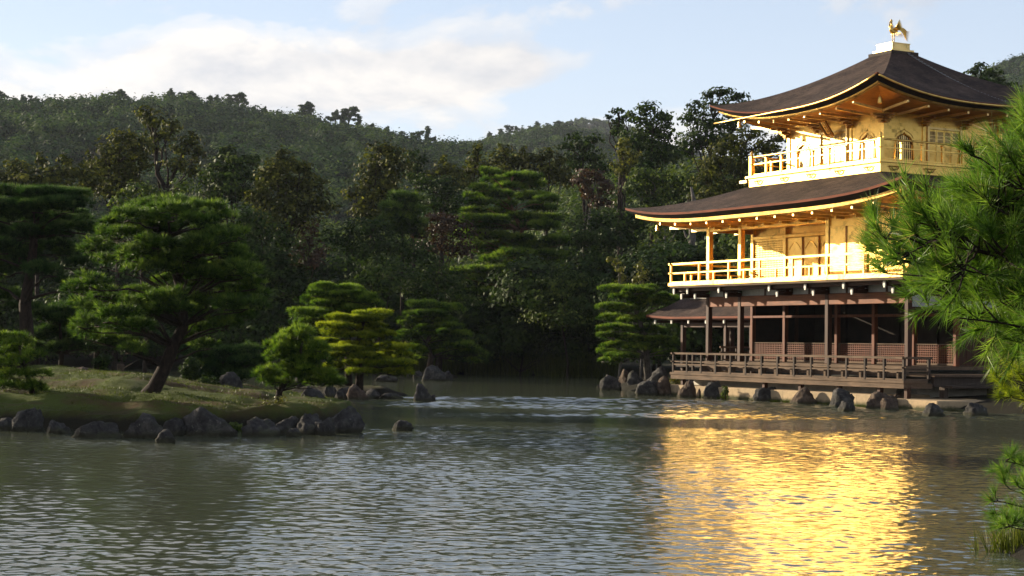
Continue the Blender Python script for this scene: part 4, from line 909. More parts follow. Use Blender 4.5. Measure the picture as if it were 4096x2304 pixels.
rock(350, 1002, 34, 14, 'dark lump of rock at the foot of the leaning pine trunk', Y=40.2)
rock(900, 1006, 60, 40, 'sunlit wedge-shaped rock at the foot of the yellow-green islet pine', ROCKB, dep=.7)
rock(862, 1004, 40, 32, 'small rock left of the sunlit wedge-shaped islet rock')
rock(828, 1001, 42, 34, 'pale small rock at the left end of the islet')
rock(930, 1004, 40, 26, 'dark rock right of the sunlit wedge-shaped islet rock')
rock(985, 1004, 74, 16, 'long low rock at the right end of the islet', dep=.5)
rock(945, 1003, 34, 22, 'low dark stone between the islet rock pair and its long low end')
rock(800, 962, 66, 36, 'grey rock half hidden behind the islet pine on its left', Y=67)
rock(765, 964, 50, 28, 'far dim grey rock left of the islet behind the small pine', Y=70)
rock(972, 958, 60, 16, 'pale low rock beyond the islet pine on its right', Y=85)
rock(1052, 960, 28, 28, 'upright pale stone at the left foot of the far islet pine', Y=96)
rock(1085, 958, 70, 40, 'dark boulder holding the far islet pine', dep=.8)
rock(1128, 958, 32, 26, 'dark rock right of the far islet boulder')
rock(1062, 1010, 50, 46, 'lone peaked rock rising from open water in mid pond', dep=.8)
rock(1088, 1009, 20, 18, 'small stone touching the right side of the lone peaked rock')
rock(1012, 1083, 58, 26, 'low dark rock alone in the water right of the island tip', dep=.6)
rock(1540, 982, 56, 40, 'dark peaked rock at the left end of the rocky point by the pavilion')
rock(1511, 976, 22, 9, 'tiny pale flat stone left of the dark peaked rock')
rock(1578, 970, 50, 42, 'pale-topped boulder on the point under the clipped pavilion pine', ROCKB, Y=79)
rock(1600, 982, 50, 50, 'dark shaded boulder right of the pale-topped one on the point', Y=77)
rock(*fy_(140, 1270), 64, 38, 'dark smooth sloping rock at the waterline left of the pavilion deck')
rock(*fy_(300, 1272), 46, 50, 'creased brown-grey rock left of the pavilion deck end', ROCKB)
rock(*fy_(260, 1165), 70, 50, 'dark upper rock behind the creased one at the deck end', Y=72.5)
rock(*fy_(540, 1292), 48, 46, 'upright pale fissured rock under the left end of the deck', ROCKB, dep=.8, seed=801)
rock(*fy_(690, 1290), 36, 32, 'reddish-brown stacked stones between the two left deck rocks', ROCKB)
rock(*fy_(835, 1302), 66, 46, 'dark ridged pyramid rock carrying the second deck post from the left', seed=811)
rock(*fy_(1360, 1334), 64, 38, 'split grey rock carrying the third deck post from the left')
rock(*gy_(165, 1292), 66, 44, 'jagged grey rock carrying the fourth deck post from the left', ROCKB)
rock(*gy_(550, 1330), 62, 50, 'tall rounded dark brown rock carrying the third deck post from the right')
rock(*gy_(600, 1364), 44, 26, 'low black rock in front of the tall rounded dark brown rock')
rock(*gy_(950, 1340), 78, 44, 'sloping reddish-brown rock under the second deck post from the right', ROCKB, seed=861)
rock(*gy_(1025, 1355), 46, 34, 'pale brown rock leaning on the sloping reddish-brown rock', ROCKB)
rock(*gy_(1150, 1235), 50, 16, 'flat brown rock under the corner deck post', ROCKB, Y=57.6)
rock(*gy_(1460, 1412), 60, 34, 'squat pale-capped rock in the water off the landing corner')
rock(*gy_(1880, 1406), 62, 33, 'squared rough rock in the water, right of the pale-capped one')
rock(*gy_(2375, 1390), 30, 30, 'dark rock cut by the right edge of the photo')
for i in range(16):
    u = 11.4 - i * .72 + RND.uniform(-.2, .2); p = W(u, -1.98 + RND.uniform(-.1, .1), 0); pw = RND.uniform(.10, .24)
    o = link('pebble', rock_mesh(pw, pw, pw * .35, 900 + i), None, [ROCK]); o.location = p; tag(o, 'small mossy stone at the waterline along the foot of the tan wall', 'stone', 'stones along the foot of the wall')
sp = MB(); sp.cbox(-.10, .10, -.08, .08, -.2, .27, .02); o = sp.build('stone_post', ROCKB); p = at(303, 938, 52); o.location = (p.x, p.y, p.z); o.rotation_euler = (0, .03, .3); tag(o, 'short pale stone post on the crest of the mossy island', 'stone post')

# ------------------------------------------------------------------ pines
z5 = lambda a, b: ((900 + a / 1.61) / K, (1000 + b / 1.61) / K)
z4 = lambda a, b: (a * .4775, 440 + b * .4775)
z7 = lambda a, b: (817.6 + a * .434, 188.7 + b * .434)
z6 = lambda a, b: (a * .3472, 188.7 + b * .3472)
z3 = lambda a, b: ((2350 + a / 1.4754) / K, (1050 + b / 1.4754) / K)
def pine(label, zf, zs, Y, trunk, tr, padl, mat, dens, k, L, wd, spread=.5, seed=1, bark=BARK, dj=.6, updir=.9, flat=1., cat='pine', base_z=None, group=None, name='pine_tree', extra_r=1.0):
    r = random.Random(seed); s = zs * mpx(Y)
    tp = [at(*zf(*q), Y) for q in trunk]
    if base_z is not None: tp[0].z = base_z
    base = tp[0].copy(); t = tree(name, base, label, cat, group); mb = MB()
    pts = [p - base for p in tp]; pts[0].z -= .25; n = len(pts); mb.tube(pts, [tr * s * (1 - .72 * i / (n - 1)) for i in range(n)], 9)
    pl = []; half = max(abs(zf(*q[:2])[0] - zf(*trunk[-1])[0]) for q in padl) * mpx(Y)
    for (a, b_, rx, ry) in padl:
        dy = r.uniform(-1, 1) * dj * half; c = at(*zf(a, b_), Y + dy); R = rx * s * extra_r; pl.append((c.x - base.x, c.y - base.y, c.z - base.z, R, R * r.uniform(.75, 1.05), max(ry * s * flat, .02)))
        j = min(range(n), key=lambda i: abs(pts[i].z - (pl[-1][2] - .25 * half)) + .05 * i); j = max(1, j)
        q = Vector(pl[-1][:3]) - Vector((0, 0, pl[-1][5] * .4)); lp, lr = limb(pts[j], q, tr * s * .24, tr * s * .06, .04, .05, 5, r); mb.tube(lp, lr, 5)
        for _ in range(3):
            e = q + Vector((r.uniform(-.7, .7) * R, r.uniform(-.7, .7) * R, r.uniform(0, .4) * pl[-1][5])); lp, lr = limb(lp[3] if _ else q, e, tr * s * .09, tr * s * .03, .02, .05, 3, r); mb.tube(lp, lr, 4)
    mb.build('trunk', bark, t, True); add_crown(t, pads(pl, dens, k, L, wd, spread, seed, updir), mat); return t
ISB = [(690, 262, 150, 40), (620, 290, 90, 32), (780, 300, 120, 36), (720, 350, 230, 45), (560, 430, 110, 40), (900, 330, 90, 50), (640, 420, 120, 36), (560, 500, 120, 50), (450, 560, 90, 45), (480, 620, 120, 60), (820, 400, 110, 40), (640, 560, 110, 40), (900, 430, 90, 36)]
pine('taller green pine standing just behind the yellow-green islet pine', z5, .3906, 66.8, [(800, 850), (790, 640), (740, 470), (700, 330)], 26, ISB, PINE_L, 420, 12, .16, .019, .45, 11, flat=1.15, extra_r=1.12, base_z=.25)
ISF = [(945, 420, 100, 25), (760, 450, 90, 25), (900, 460, 150, 30), (730, 505, 110, 28), (960, 500, 100, 25), (720, 550, 110, 28), (870, 570, 90, 30), (1000, 560, 110, 35), (660, 600, 70, 25), (780, 650, 140, 28), (700, 690, 100, 28), (900, 690, 80, 25), (1080, 640, 110, 30), (1060, 700, 110, 30), (820, 745, 60, 25), (1000, 740, 150, 30), (1120, 740, 100, 30), (680, 760, 70, 25), (870, 790, 90, 20), (1100, 800, 100, 26), (860, 620, 90, 25), (840, 520, 80, 22), (1150, 690, 60, 24)]
pine('low spreading yellow-green pine with layered pads on the rocky islet', z5, .3906, 62.8, [(862, 880), (868, 780), (850, 650), (870, 540), (900, 440)], 30, ISF, PINE_B, 440, 12, .145, .018, .45, 12, flat=1.15, extra_r=1.12, base_z=.25)
IS2 = [(1290, 372, 110, 35), (1440, 390, 90, 35), (1330, 425, 150, 30), (1200, 480, 90, 40), (1400, 515, 130, 35), (1250, 560, 120, 35), (1450, 565, 120, 40), (1170, 580, 60, 30), (1340, 620, 140, 35), (1500, 625, 100, 35), (1580, 670, 90, 40), (1250, 660, 80, 35), (1420, 685, 110, 35), (1560, 720, 110, 30), (1300, 700, 60, 25), (1340, 470, 120, 35)]
pine('deep green layered pine on the farther rocky islet', z5, .3906, 98.2, [(1305, 770), (1330, 690), (1300, 600), (1345, 480), (1350, 390)], 22, IS2, PINE_L, 230, 11, .22, .028, .45, 13, flat=1.15, extra_r=1.12, base_z=.3)
SM = [(300, 830, 90, 55), (440, 800, 110, 55), (350, 880, 100, 40), (560, 830, 150, 50), (620, 870, 110, 36), (380, 665, 90, 55), (500, 700, 120, 55), (450, 615, 110, 50), (330, 720, 60, 45), (590, 650, 70, 40), (540, 745, 110, 45), (330, 630, 60, 40), (470, 560, 90, 36)]
pine('small loose pine with leaning trunk at the right end of the mossy island', z5, .3906, 42.4, [(330, 1010), (350, 910), (420, 800), (480, 690), (500, 590)], 26, SM, PINE_L, 420, 13, .16, .0125, .55, 14, dj=.5, flat=1.4, extra_r=1.15)
r = random.Random(31); BIG = []
for _ in range(74):
    while True:
        a, b_ = r.uniform(-1, 1), r.uniform(-1, 1)
        if a * a + b_ * b_ < 1 and not (b_ > .7 and abs(a) < .35): break
    x = 885 + a * (430 + 60 * (1 if b_ > 0 else -.25)) - 40 * b_; y = 510 + b_ * 350 + 30 * abs(a); BIG.append((x, y, r.uniform(75, 130), r.uniform(38, 60)))
BIG += [(600, 330, 80, 45), (520, 390, 70, 45), (690, 230, 90, 45), (820, 180, 100, 40), (950, 170, 110, 40), (1080, 190, 90, 40), (1180, 230, 70, 40), (480, 780, 80, 50), (450, 850, 60, 40), (560, 880, 90, 40), (700, 930, 90, 30), (1250, 330, 60, 40), (1340, 590, 60, 30), (540, 640, 70, 50), (470, 800, 90, 55), (520, 870, 90, 45), (640, 900, 100, 45), (1060, 840, 110, 50), (1160, 800, 100, 50), (1240, 760, 100, 50), (1080, 910, 70, 30), (420, 830, 50, 40), (700, 820, 120, 55), (620, 760, 110, 55)]
BIGPINE = pine('big leaning island pine with a broad shaggy dark crown', z4, .4775, 40.3, [(770, 1185), (815, 1120), (870, 1010), (915, 900), (965, 800), (965, 660), (920, 500), (890, 330), (900, 240)], 44, BIG, PINE, 270, 15, .165, .0145, .48, 15, dj=.8, updir=.8, flat=1.1, extra_r=1.0, base_z=.86)
LP = [(250, 130, 170, 40), (60, 120, 120, 40), (330, 180, 130, 40), (100, 230, 140, 50), (300, 260, 150, 50), (-60, 200, 120, 50), (60, 330, 110, 50), (200, 340, 160, 50), (380, 300, 100, 40), (100, 430, 130, 50), (300, 420, 150, 45), (-60, 400, 130, 50), (40, 510, 120, 50), (430, 480, 70, 40), (230, 520, 90, 35), (370, 580, 70, 28), (180, 180, 150, 45), (-150, 300, 140, 50), (-120, 520, 120, 50)]
pine('tall dark pine with straight trunk behind the left end of the island', z4, .4775, 56, [(160, 1010), (145, 880), (132, 680), (160, 520), (180, 330), (200, 180)], 46, LP, PINE_D, 300, 16, .19, .016, .5, 16, dj=.75, flat=1.4, extra_r=1.1, base_z=.8)
SL = [(60, 880, 90, 48), (130, 900, 60, 40), (50, 950, 80, 48), (170, 960, 60, 40), (20, 1030, 80, 48), (100, 1060, 90, 42), (220, 1060, 46, 28), (50, 1120, 90, 40), (160, 1130, 80, 38), (215, 1150, 40, 26), (-40, 1000, 80, 45), (-40, 1090, 80, 45), (90, 1000, 70, 40)]
pine('small bushy pine at the left edge of the photo on the island shore', z4, .4775, 40.6, [(205, 1235), (165, 1130), (130, 1010), (100, 900)], 22, SL, PINE_L, 380, 13, .15, .0125, .6, 17, dj=.5, base_z=.55)
GP = [(950, 575, 50, 18), (1150, 600, 90, 25), (1040, 620, 100, 20), (1200, 640, 80, 22), (900, 670, 70, 20), (1060, 660, 90, 22), (880, 710, 60, 20), (1000, 700, 80, 20), (1200, 720, 120, 25), (900, 750, 80, 22), (1280, 730, 60, 20), (1050, 760, 60, 18), (1230, 780, 90, 25), (850, 800, 60, 20), (1000, 810, 90, 22), (1150, 840, 110, 25), (830, 840, 60, 18), (950, 850, 110, 25), (1300, 850, 80, 30), (900, 880, 120, 25), (1050, 890, 110, 20), (1250, 890, 100, 30), (800, 940, 70, 20), (880, 935, 60, 25), (1000, 945, 100, 20), (1120, 960, 90, 20), (860, 1010, 50, 30), (980, 1000, 80, 20), (1200, 1010, 120, 30), (1350, 980, 90, 30), (930, 1030, 60, 18), (1100, 1050, 120, 30), (960, 1080, 50, 18), (1300, 1060, 110, 30), (760, 1150, 90, 14), (860, 1140, 90, 18), (1000, 1140, 70, 18), (1180, 1110, 120, 25), (950, 1190, 80, 18), (1100, 1190, 80, 20), (900, 1270, 100, 20), (1040, 1290, 60, 30), (1150, 1260, 90, 30), (950, 1330, 120, 25), (1080, 1360, 90, 30), (1200, 1330, 90, 30)]
pine('giant old pine with many drooping layers in the middle of the far shore', z7, .434, 111, [(1115, 1560), (1125, 1300), (1135, 1080), (1140, 900), (1090, 790), (1055, 680), (1090, 590)], 20, GP, PINE_L, 110, 12, .38, .040, .42, 18, BARKR, dj=.55, flat=.95, extra_r=1.05, base_z=.4)
PP = [(180, 165, 100, 20), (300, 180, 90, 20), (240, 220, 100, 25), (140, 270, 80, 20), (360, 250, 110, 28), (480, 230, 90, 28), (230, 290, 90, 25), (130, 340, 60, 25), (270, 350, 100, 25), (400, 330, 80, 25), (170, 400, 90, 25), (350, 410, 110, 25), (120, 440, 60, 20), (240, 460, 100, 25), (400, 470, 110, 25), (470, 500, 60, 25), (170, 500, 80, 20), (300, 510, 90, 20), (120, 540, 60, 20), (200, 560, 80, 20), (130, 585, 70, 20), (430, 540, 70, 25), (350, 160, 60, 18)]
pine('bright green cloud-pruned pine on the point just left of the pavilion', z3, .4263, 78.5, [(368, 690), (345, 560), (330, 420), (300, 320), (270, 220)], 26, PP, PINE_L, 300, 12, .185, .025, .45, 19, BARKG, flat=1.12, extra_r=1.1, base_z=.3)
BP = [(420, 710, 50, 25), (480, 730, 90, 30), (360, 780, 50, 25), (430, 780, 100, 30), (500, 800, 80, 40), (370, 840, 80, 40), (460, 860, 110, 50), (400, 900, 90, 40), (480, 920, 90, 40), (330, 880, 60, 35), (540, 880, 70, 40)]
pine('bluish green young pine in front of the dark olive tree at mid left', z7, .434, 106, [(450, 1300), (450, 1000), (440, 800), (440, 700)], 14, BP, PINE, 75, 12, .42, .045, .7, 20, base_z=.5)
for i, (x, y, w, Y, lab) in enumerate(((150, 800, 130, 61, 'shaded low pine behind the straight trunk of the tall left pine'), (240, 760, 120, 62.5, 'dim bushy pine between the tall left pine and the leaning island pine'), (560, 900, 90, 60, 'dim low pine right of the leaning trunk at the back of the island'))):
    rr = random.Random(50 + i); pl = [(x + rr.uniform(-1, 1) * w * .7, y + rr.uniform(-.2, .9) * w * .75, rr.uniform(30, 52), rr.uniform(16, 26)) for _ in range(20)]
    pine(lab, lambda a, b: (a, b), 1., Y, [(x, y + 170), (x + 5, y + 90), (x, y)], 9, pl, PINE_D, 220, 13, .2, .018, .55, 60 + i, base_z=.35)

# ------------------------------------------------------------------ broadleaf trees of the far shore
def btree(label, zf, zs, Y, blobs, mat, dens=15, size=.34, seed=1, trunk=None, bark=BARK, name='broadleaf_tree', cat='tree', group=None, dz=.85, tone=None, clumps=34, tight=.22):
    s = zs * mpx(Y); r = random.Random(seed); C = []
    for (a, b_, rx, ry) in blobs:
        c = at(*zf(a, b_), Y + r.uniform(-.5, .5) * rx * s); C.append([c.x, c.y, c.z, rx * s, rx * s * dz, ry * s])
    cx_ = sum(c[0] for c in C) / len(C); low = min(c[2] - c[5] for c in C)
    base = Vector((cx_, Y, gz(cx_, Y))) if trunk is None else at(*zf(*trunk[0]), Y)
    if base.z > gz(base.x, Y): base.z = gz(base.x, Y)
    t = tree(name, base, label, cat, group); C = [[c[0] - base.x, c[1] - base.y, c[2] - base.z, *c[3:]] for c in C]
    H = max(c[2] for c in C); rad = max(.08, H * .014); mb = MB()
    if trunk is None: tp = [Vector((0, 0, -.3)), Vector((r.uniform(-.2, .2), 0, H * .3)), Vector((r.uniform(-.4, .4), 0, H * .6)), Vector((0, 0, H * .9))]
    else: tp = [at(*zf(*q), Y) - base for q in trunk]; tp.insert(0, Vector((tp[0].x, 0, -.3)))
    n = len(tp); mb.tube(tp, [rad * (1 - .75 * i / (n - 1)) for i in range(n)], 7)
    for c in C:
        j = min(range(1, n), key=lambda i: abs(tp[i].z - (c[2] - H * .2))); lp, lr = limb(tp[j], Vector(c[:3]), rad * .4, rad * .08, .05, .07, 4, r); mb.tube(lp, lr, 5)
        for _ in range(2): e = Vector(c[:3]) + Vector((r.uniform(-.7, .7) * c[3], r.uniform(-.7, .7) * c[4], r.uniform(-.2, .7) * c[5])); lp2, lr2 = limb(lp[3], e, rad * .15, rad * .04, .03, .07, 3, r); mb.tube(lp2, lr2, 4)
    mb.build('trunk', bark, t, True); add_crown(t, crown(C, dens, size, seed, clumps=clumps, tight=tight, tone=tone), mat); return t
btree('tall irregular tree with crooked dark trunk rising above the left forest', z6, .3472, 114, [(1050, 270, 70, 60), (1120, 330, 110, 80), (1250, 370, 70, 65), (1180, 440, 130, 66), (1380, 470, 80, 60), (1340, 540, 100, 66), (1440, 570, 55, 80), (1280, 650, 100, 55), (1400, 690, 80, 70), (1110, 540, 60, 45)], LEAF_O, 27, 0.252, 101, [(1180, 940), (1210, 840), (1140, 720), (1130, 620), (1120, 450), (1080, 300)])
btree('rounded olive-brown tree leaning on the crooked tall one from the left', z6, .3472, 110, [(900, 450, 120, 70), (1000, 520, 120, 80), (800, 560, 120, 100), (920, 640, 160, 120), (1030, 640, 80, 100), (740, 680, 120, 110), (900, 760, 150, 100), (655, 620, 40, 100), (780, 830, 150, 90)], LEAF_O, 32, 0.238, 102)
btree('broad dark olive tree massed at the far left edge', z6, .3472, 104, [(120, 680, 110, 66), (300, 620, 50, 60), (480, 620, 60, 60), (560, 700, 110, 90), (420, 740, 170, 100), (200, 760, 160, 100), (650, 770, 120, 100), (60, 780, 100, 100), (330, 850, 190, 80), (560, 870, 150, 90), (-100, 720, 120, 100), (120, 900, 160, 90)], LEAF_O, 32, 0.238, 103)
btree('large bushy tree with sunlit olive left side, left of the reddish shrub', z6, .3472, 107, [(2040, 590, 60, 66), (2100, 650, 130, 80), (1990, 700, 110, 100), (2180, 680, 110, 80), (1920, 780, 100, 100), (2060, 800, 160, 110), (2230, 800, 140, 110), (1870, 890, 110, 100), (2080, 930, 210, 120), (2300, 930, 150, 110), (1950, 1020, 170, 110), (2150, 1060, 170, 110)], LEAF_O, 32, 0.238, 104)
btree('dark round tree with bare twigs between the crooked tree and the bushy one', z6, .3472, 111, [(1660, 560, 80, 50), (1720, 620, 140, 60), (1800, 610, 80, 40), (1580, 660, 110, 60), (1650, 720, 170, 80), (1800, 720, 110, 90), (1500, 760, 110, 80), (1700, 830, 170, 90), (1560, 870, 150, 80), (1800, 860, 120, 90)], LEAF, 32, 0.238, 105)
btree('lighter green low tree above the crown of the leaning island pine', z6, .3472, 96, [(1000, 820, 110, 50), (1090, 860, 90, 60), (940, 870, 70, 50), (1200, 880, 90, 50), (1320, 830, 90, 70), (880, 930, 90, 50), (1050, 930, 110, 60)], LEAF, 34, 0.21, 106, tone=.18)
btree('dark glossy evergreen below the big bushy tree at left', z6, .3472, 99, [(1780, 1030, 130, 100), (1900, 1130, 150, 130), (1720, 1160, 140, 110), (2050, 1180, 150, 120), (1850, 1290, 180, 110), (2050, 1340, 150, 100)], LEAF_D, 34, 0.21, 107)
btree('reddish-brown upright shrub standing dimly in the left forest', z6, .3472, 101, [(2190, 1150, 45, 80), (2280, 1120, 34, 80), (2240, 1200, 70, 80), (2200, 1280, 80, 90), (2320, 1270, 60, 80), (2270, 1360, 110, 80), (2180, 1380, 90, 70)], LEAF_R, 34, 0.196, 108)
btree('dense dark tree with olive-brown crest left of the giant pine', z7, .434, 112, [(330, 430, 85, 46), (390, 450, 80, 56), (300, 520, 105, 85), (400, 530, 105, 95), (330, 630, 125, 90), (250, 590, 55, 75), (240, 700, 90, 80), (350, 720, 120, 80), (160, 690, 55, 46), (200, 790, 80, 70), (300, 820, 110, 70)], LEAF_O, 32, 0.238, 109)
btree('smaller dark tree tucked right of the olive-crested dense tree', z7, .434, 120, [(510, 470, 50, 40), (555, 510, 55, 46), (500, 560, 70, 60), (560, 590, 60, 60)], LEAF_D, 32, 0.238, 110)
btree('short olive tree with a knobbly top between dense tree and giant pine', z7, .434, 124, [(690, 490, 26, 30), (670, 545, 60, 46), (740, 560, 75, 46), (640, 600, 80, 50), (760, 620, 80, 60)], LEAF_O, 32, 0.252, 111)
btree('pointed brownish tree directly left of the giant pine top', z7, .434, 126, [(890, 430, 30, 45), (870, 480, 55, 50), (850, 540, 75, 60), (920, 560, 60, 60), (810, 600, 70, 60)], LEAF_O, 32, 0.252, 112)
btree('brown-tinged round tree rising behind the giant pine top', z7, .434, 128, [(1040, 435, 48, 44), (1010, 490, 75, 56), (1090, 500, 70, 60), (1030, 560, 90, 60), (1150, 445, 34, 40), (1150, 510, 60, 60)], LEAF_O, 32, 0.252, 113)
btree('wide brownish tree group right behind the giant pine', z7, .434, 127, [(1220, 480, 75, 46), (1300, 455, 46, 46), (1260, 540, 105, 66), (1360, 505, 46, 50), (1330, 580, 90, 70), (1230, 620, 90, 70), (1400, 600, 60, 70)], LEAF_O, 32, 0.252, 114)
btree('glossy near-black evergreen with bright glints left of the giant pine', z7, .434, 114, [(620, 640, 90, 66), (720, 660, 105, 76), (640, 740, 115, 76), (770, 760, 95, 76), (560, 610, 66, 46), (700, 820, 110, 60)], LEAF_D, 39, 0.196, 115)
btree('brownish shrub with russet tips below the glossy near-black evergreen', z7, .434, 107, [(700, 820, 80, 28), (610, 830, 60, 28), (700, 880, 135, 66), (560, 910, 95, 56), (780, 900, 100, 66), (640, 980, 130, 80), (760, 1000, 110, 80)], LEAF_R, 32, 0.196, 116, tone=-.15)
btree('dark mass of evergreen foliage under the bluish young pine', z7, .434, 104, [(250, 900, 140, 80), (380, 980, 140, 80), (100, 960, 140, 95), (550, 1040, 140, 90), (230, 1040, 150, 100)], LEAF_D, 32, 0.21, 117)
btree('blue-green rounded shrub above the two islet pines', z7, .434, 101, [(330, 1110, 120, 60), (240, 1170, 110, 80), (420, 1180, 110, 80), (330, 1220, 160, 90), (200, 1260, 120, 80)], LEAF_D, 39, 0.182, 118, tone=.12)
btree('dim shrub mass right of the blue-green rounded shrub', z7, .434, 103, [(620, 1160, 120, 80), (520, 1230, 120, 90), (720, 1200, 120, 90), (620, 1290, 150, 90), (780, 1300, 120, 80)], LEAF_D, 34, 0.196, 119)
btree('dome-shaped evergreen with speckled olive leaves right of the giant pine', z7, .434, 103, [(1400, 1190, 165, 62), (1330, 1250, 110, 90), (1480, 1250, 110, 90), (1400, 1310, 180, 100), (1290, 1380, 130, 80), (1500, 1390, 120, 80), (1400, 1420, 150, 80)], LEAF, 46, 0.175, 120, tone=.14)
btree('tall dark tree with feathery top left of the pavilion roof, second from right', z7, .434, 130, [(1880, 200, 80, 46), (1800, 250, 60, 46), (1960, 240, 66, 56), (1880, 320, 120, 80), (1800, 380, 95, 80), (1980, 350, 76, 80), (1900, 440, 135, 90), (1870, 530, 125, 80), (1980, 470, 90, 90)], LEAF_D, 32, 0.252, 121, tone=.1)
btree('slim far tree with open flat top on the skyline right of the gap', z7, .434, 138, [(1700, 215, 56, 26), (1640, 245, 30, 16), (1740, 250, 50, 26), (1690, 275, 56, 30), (1720, 330, 60, 44), (1670, 330, 40, 30)], LEAF_D, 27, 0.252, 122, [(1715, 560), (1715, 420), (1705, 300), (1700, 220)])
btree('tallest dark evergreen touching the left tip of the upper pavilion roof', z7, .434, 134, [(2300, 96, 80, 26), (2230, 125, 50, 36), (2390, 125, 70, 32), (2150, 195, 60, 46), (2280, 180, 105, 50), (2400, 190, 85, 50), (2110, 255, 55, 55), (2220, 280, 115, 66), (2350, 290, 105, 66), (2200, 370, 125, 70), (2110, 420, 100, 80), (2300, 400, 120, 80)], LEAF_D, 32, 0.252, 123, tone=.1)
btree('dark spreading tree at the right end of the low skyline gap', z7, .434, 132, [(1450, 360, 50, 30), (1400, 415, 66, 36), (1500, 410, 76, 36), (1560, 375, 56, 36), (1470, 475, 105, 36), (1545, 470, 76, 56), (1580, 540, 90, 50), (1440, 530, 60, 40)], LEAF_D, 29, 0.252, 124)
btree('russet autumn tree in the forest left of the lower roof tip', z7, .434, 114, [(1520, 570, 56, 36), (1490, 610, 56, 46), (1580, 600, 76, 46), (1620, 660, 66, 56), (1540, 690, 66, 56), (1600, 740, 76, 46), (1500, 650, 40, 46)], LEAF_R, 34, 0.224, 125, bark=BARKG)
btree('light olive slender tree right of the russet autumn tree', z7, .434, 121, [(1735, 395, 46, 36), (1720, 455, 56, 56), (1785, 480, 56, 56), (1750, 550, 60, 56), (1700, 540, 50, 50)], LEAF_O, 32, 0.231, 126, tone=.2)
btree('mixed green tree with pale bare limbs above the lower roof tip', z7, .434, 112, [(1840, 580, 85, 46), (1900, 640, 95, 56), (1800, 660, 76, 56), (1960, 600, 76, 56), (2050, 620, 95, 66), (2140, 660, 85, 56), (2000, 700, 105, 46), (1900, 740, 120, 60)], LEAF, 34, 0.217, 127, bark=BARKG, tone=.12)
btree('dusky olive tree directly behind the top-floor balcony corner', z7, .434, 108, [(2360, 410, 100, 85), (2300, 470, 95, 85), (2250, 540, 105, 76), (2380, 540, 85, 76), (2200, 600, 85, 56), (2350, 640, 95, 56), (2440, 480, 50, 115), (2250, 700, 140, 70), (2560, 410, 110, 80), (2600, 520, 120, 100), (2470, 340, 80, 56), (2660, 350, 60, 60), (2550, 620, 140, 80)], LEAF_O, 34, 0.217, 128)
btree('slender yellow-green sapling left of the upper balcony railing', z7, .434, 90, [(1650, 1070, 26, 16), (1690, 1085, 34, 22), (1710, 1120, 34, 30), (1720, 1190, 44, 44), (1740, 1250, 40, 34)], LEAF_Y, 55, 0.14, 129, bark=BARKG, tone=.05)
btree('second yellowish sapling close beside the upper balcony railing', z7, .434, 88, [(1830, 1105, 34, 34), (1850, 1160, 50, 46), (1800, 1190, 40, 30), (1860, 1230, 46, 36)], LEAF_Y, 50, 0.14, 130, bark=BARKG, tone=-.1)
btree('dark evergreen bulk below the lower roof tip', z7, .434, 106, [(1600, 850, 140, 76), (1780, 850, 120, 76), (1650, 950, 140, 80), (1500, 950, 110, 80), (1560, 1060, 130, 80), (1760, 960, 120, 80)], LEAF_D, 34, 0.21, 131)
btree('olive bush seen left of the free-standing gilded pillars', z7, .434, 96, [(1940, 900, 60, 66), (1960, 980, 66, 80), (1920, 1050, 60, 60), (1870, 1020, 76, 66), (2000, 1060, 70, 50)], LEAF, 41, 0.182, 132, tone=.16)
btree('dark green tree seen between the free-standing gilded pillars', z7, .434, 100, [(2100, 900, 110, 90), (2250, 920, 110, 90), (2350, 960, 100, 90), (2150, 1040, 120, 70), (2300, 1060, 120, 60), (2430, 940, 60, 120), (2060, 990, 70, 70)], LEAF_D, 34, 0.203, 133, tone=.05)
btree('dark shrub glimpsed through the open ground floor of the pavilion', lambda a, b: (a, b), 1., 92, [(1820, 790, 70, 60), (1720, 830, 60, 60), (1900, 820, 70, 70), (1800, 880, 90, 50), (1660, 880, 60, 50)], LEAF_D, 36, 0.182, 134)
btree('tufted dark tree right of the upper roof against the sky', lambda a, b: (a, b), 1., 138, [(2462, 168, 22, 11), (2450, 180, 22, 9), (2490, 186, 34, 15), (2475, 205, 44, 16), (2510, 215, 40, 20), (2460, 235, 60, 24)], LEAF_D, 29, 0.252, 135)
btree('dark tree beyond the right end of the top floor', lambda a, b: (a, b), 1., 112, [(2545, 290, 40, 50), (2560, 350, 50, 60), (2530, 340, 30, 50), (2590, 280, 60, 70), (2580, 430, 70, 80)], LEAF_D, 32, 0.231, 136)
idn = lambda a, b: (a, b)
btree('dark evergreen thicket between the leaning island pine and the islet pines', idn, 1., 98, [(600, 700, 50, 50), (680, 690, 55, 50), (740, 720, 45, 50), (620, 790, 60, 60), (700, 790, 60, 60), (760, 800, 40, 60), (560, 760, 40, 60), (660, 850, 90, 40), (570, 850, 60, 40)], LEAF_D, 100, .26, 151)
btree('dark evergreen thicket behind the trunk of the leaning island pine', idn, 1., 101, [(120, 800, 60, 60), (200, 780, 60, 60), (300, 800, 70, 60), (400, 810, 70, 60), (480, 800, 60, 60), (540, 840, 50, 50), (30, 800, 60, 60), (250, 860, 80, 40), (430, 865, 80, 40)], LEAF_D, 100, .26, 152)
btree('dark evergreen thicket under the dome-shaped tree on the far shore', idn, 1., 106, [(1150, 860, 50, 50), (1230, 870, 55, 50), (1310, 850, 60, 60), (1450, 880, 60, 50), (1190, 800, 50, 50), (1280, 790, 50, 50), (1520, 870, 40, 50)], LEAF_D, 100, .26, 153)
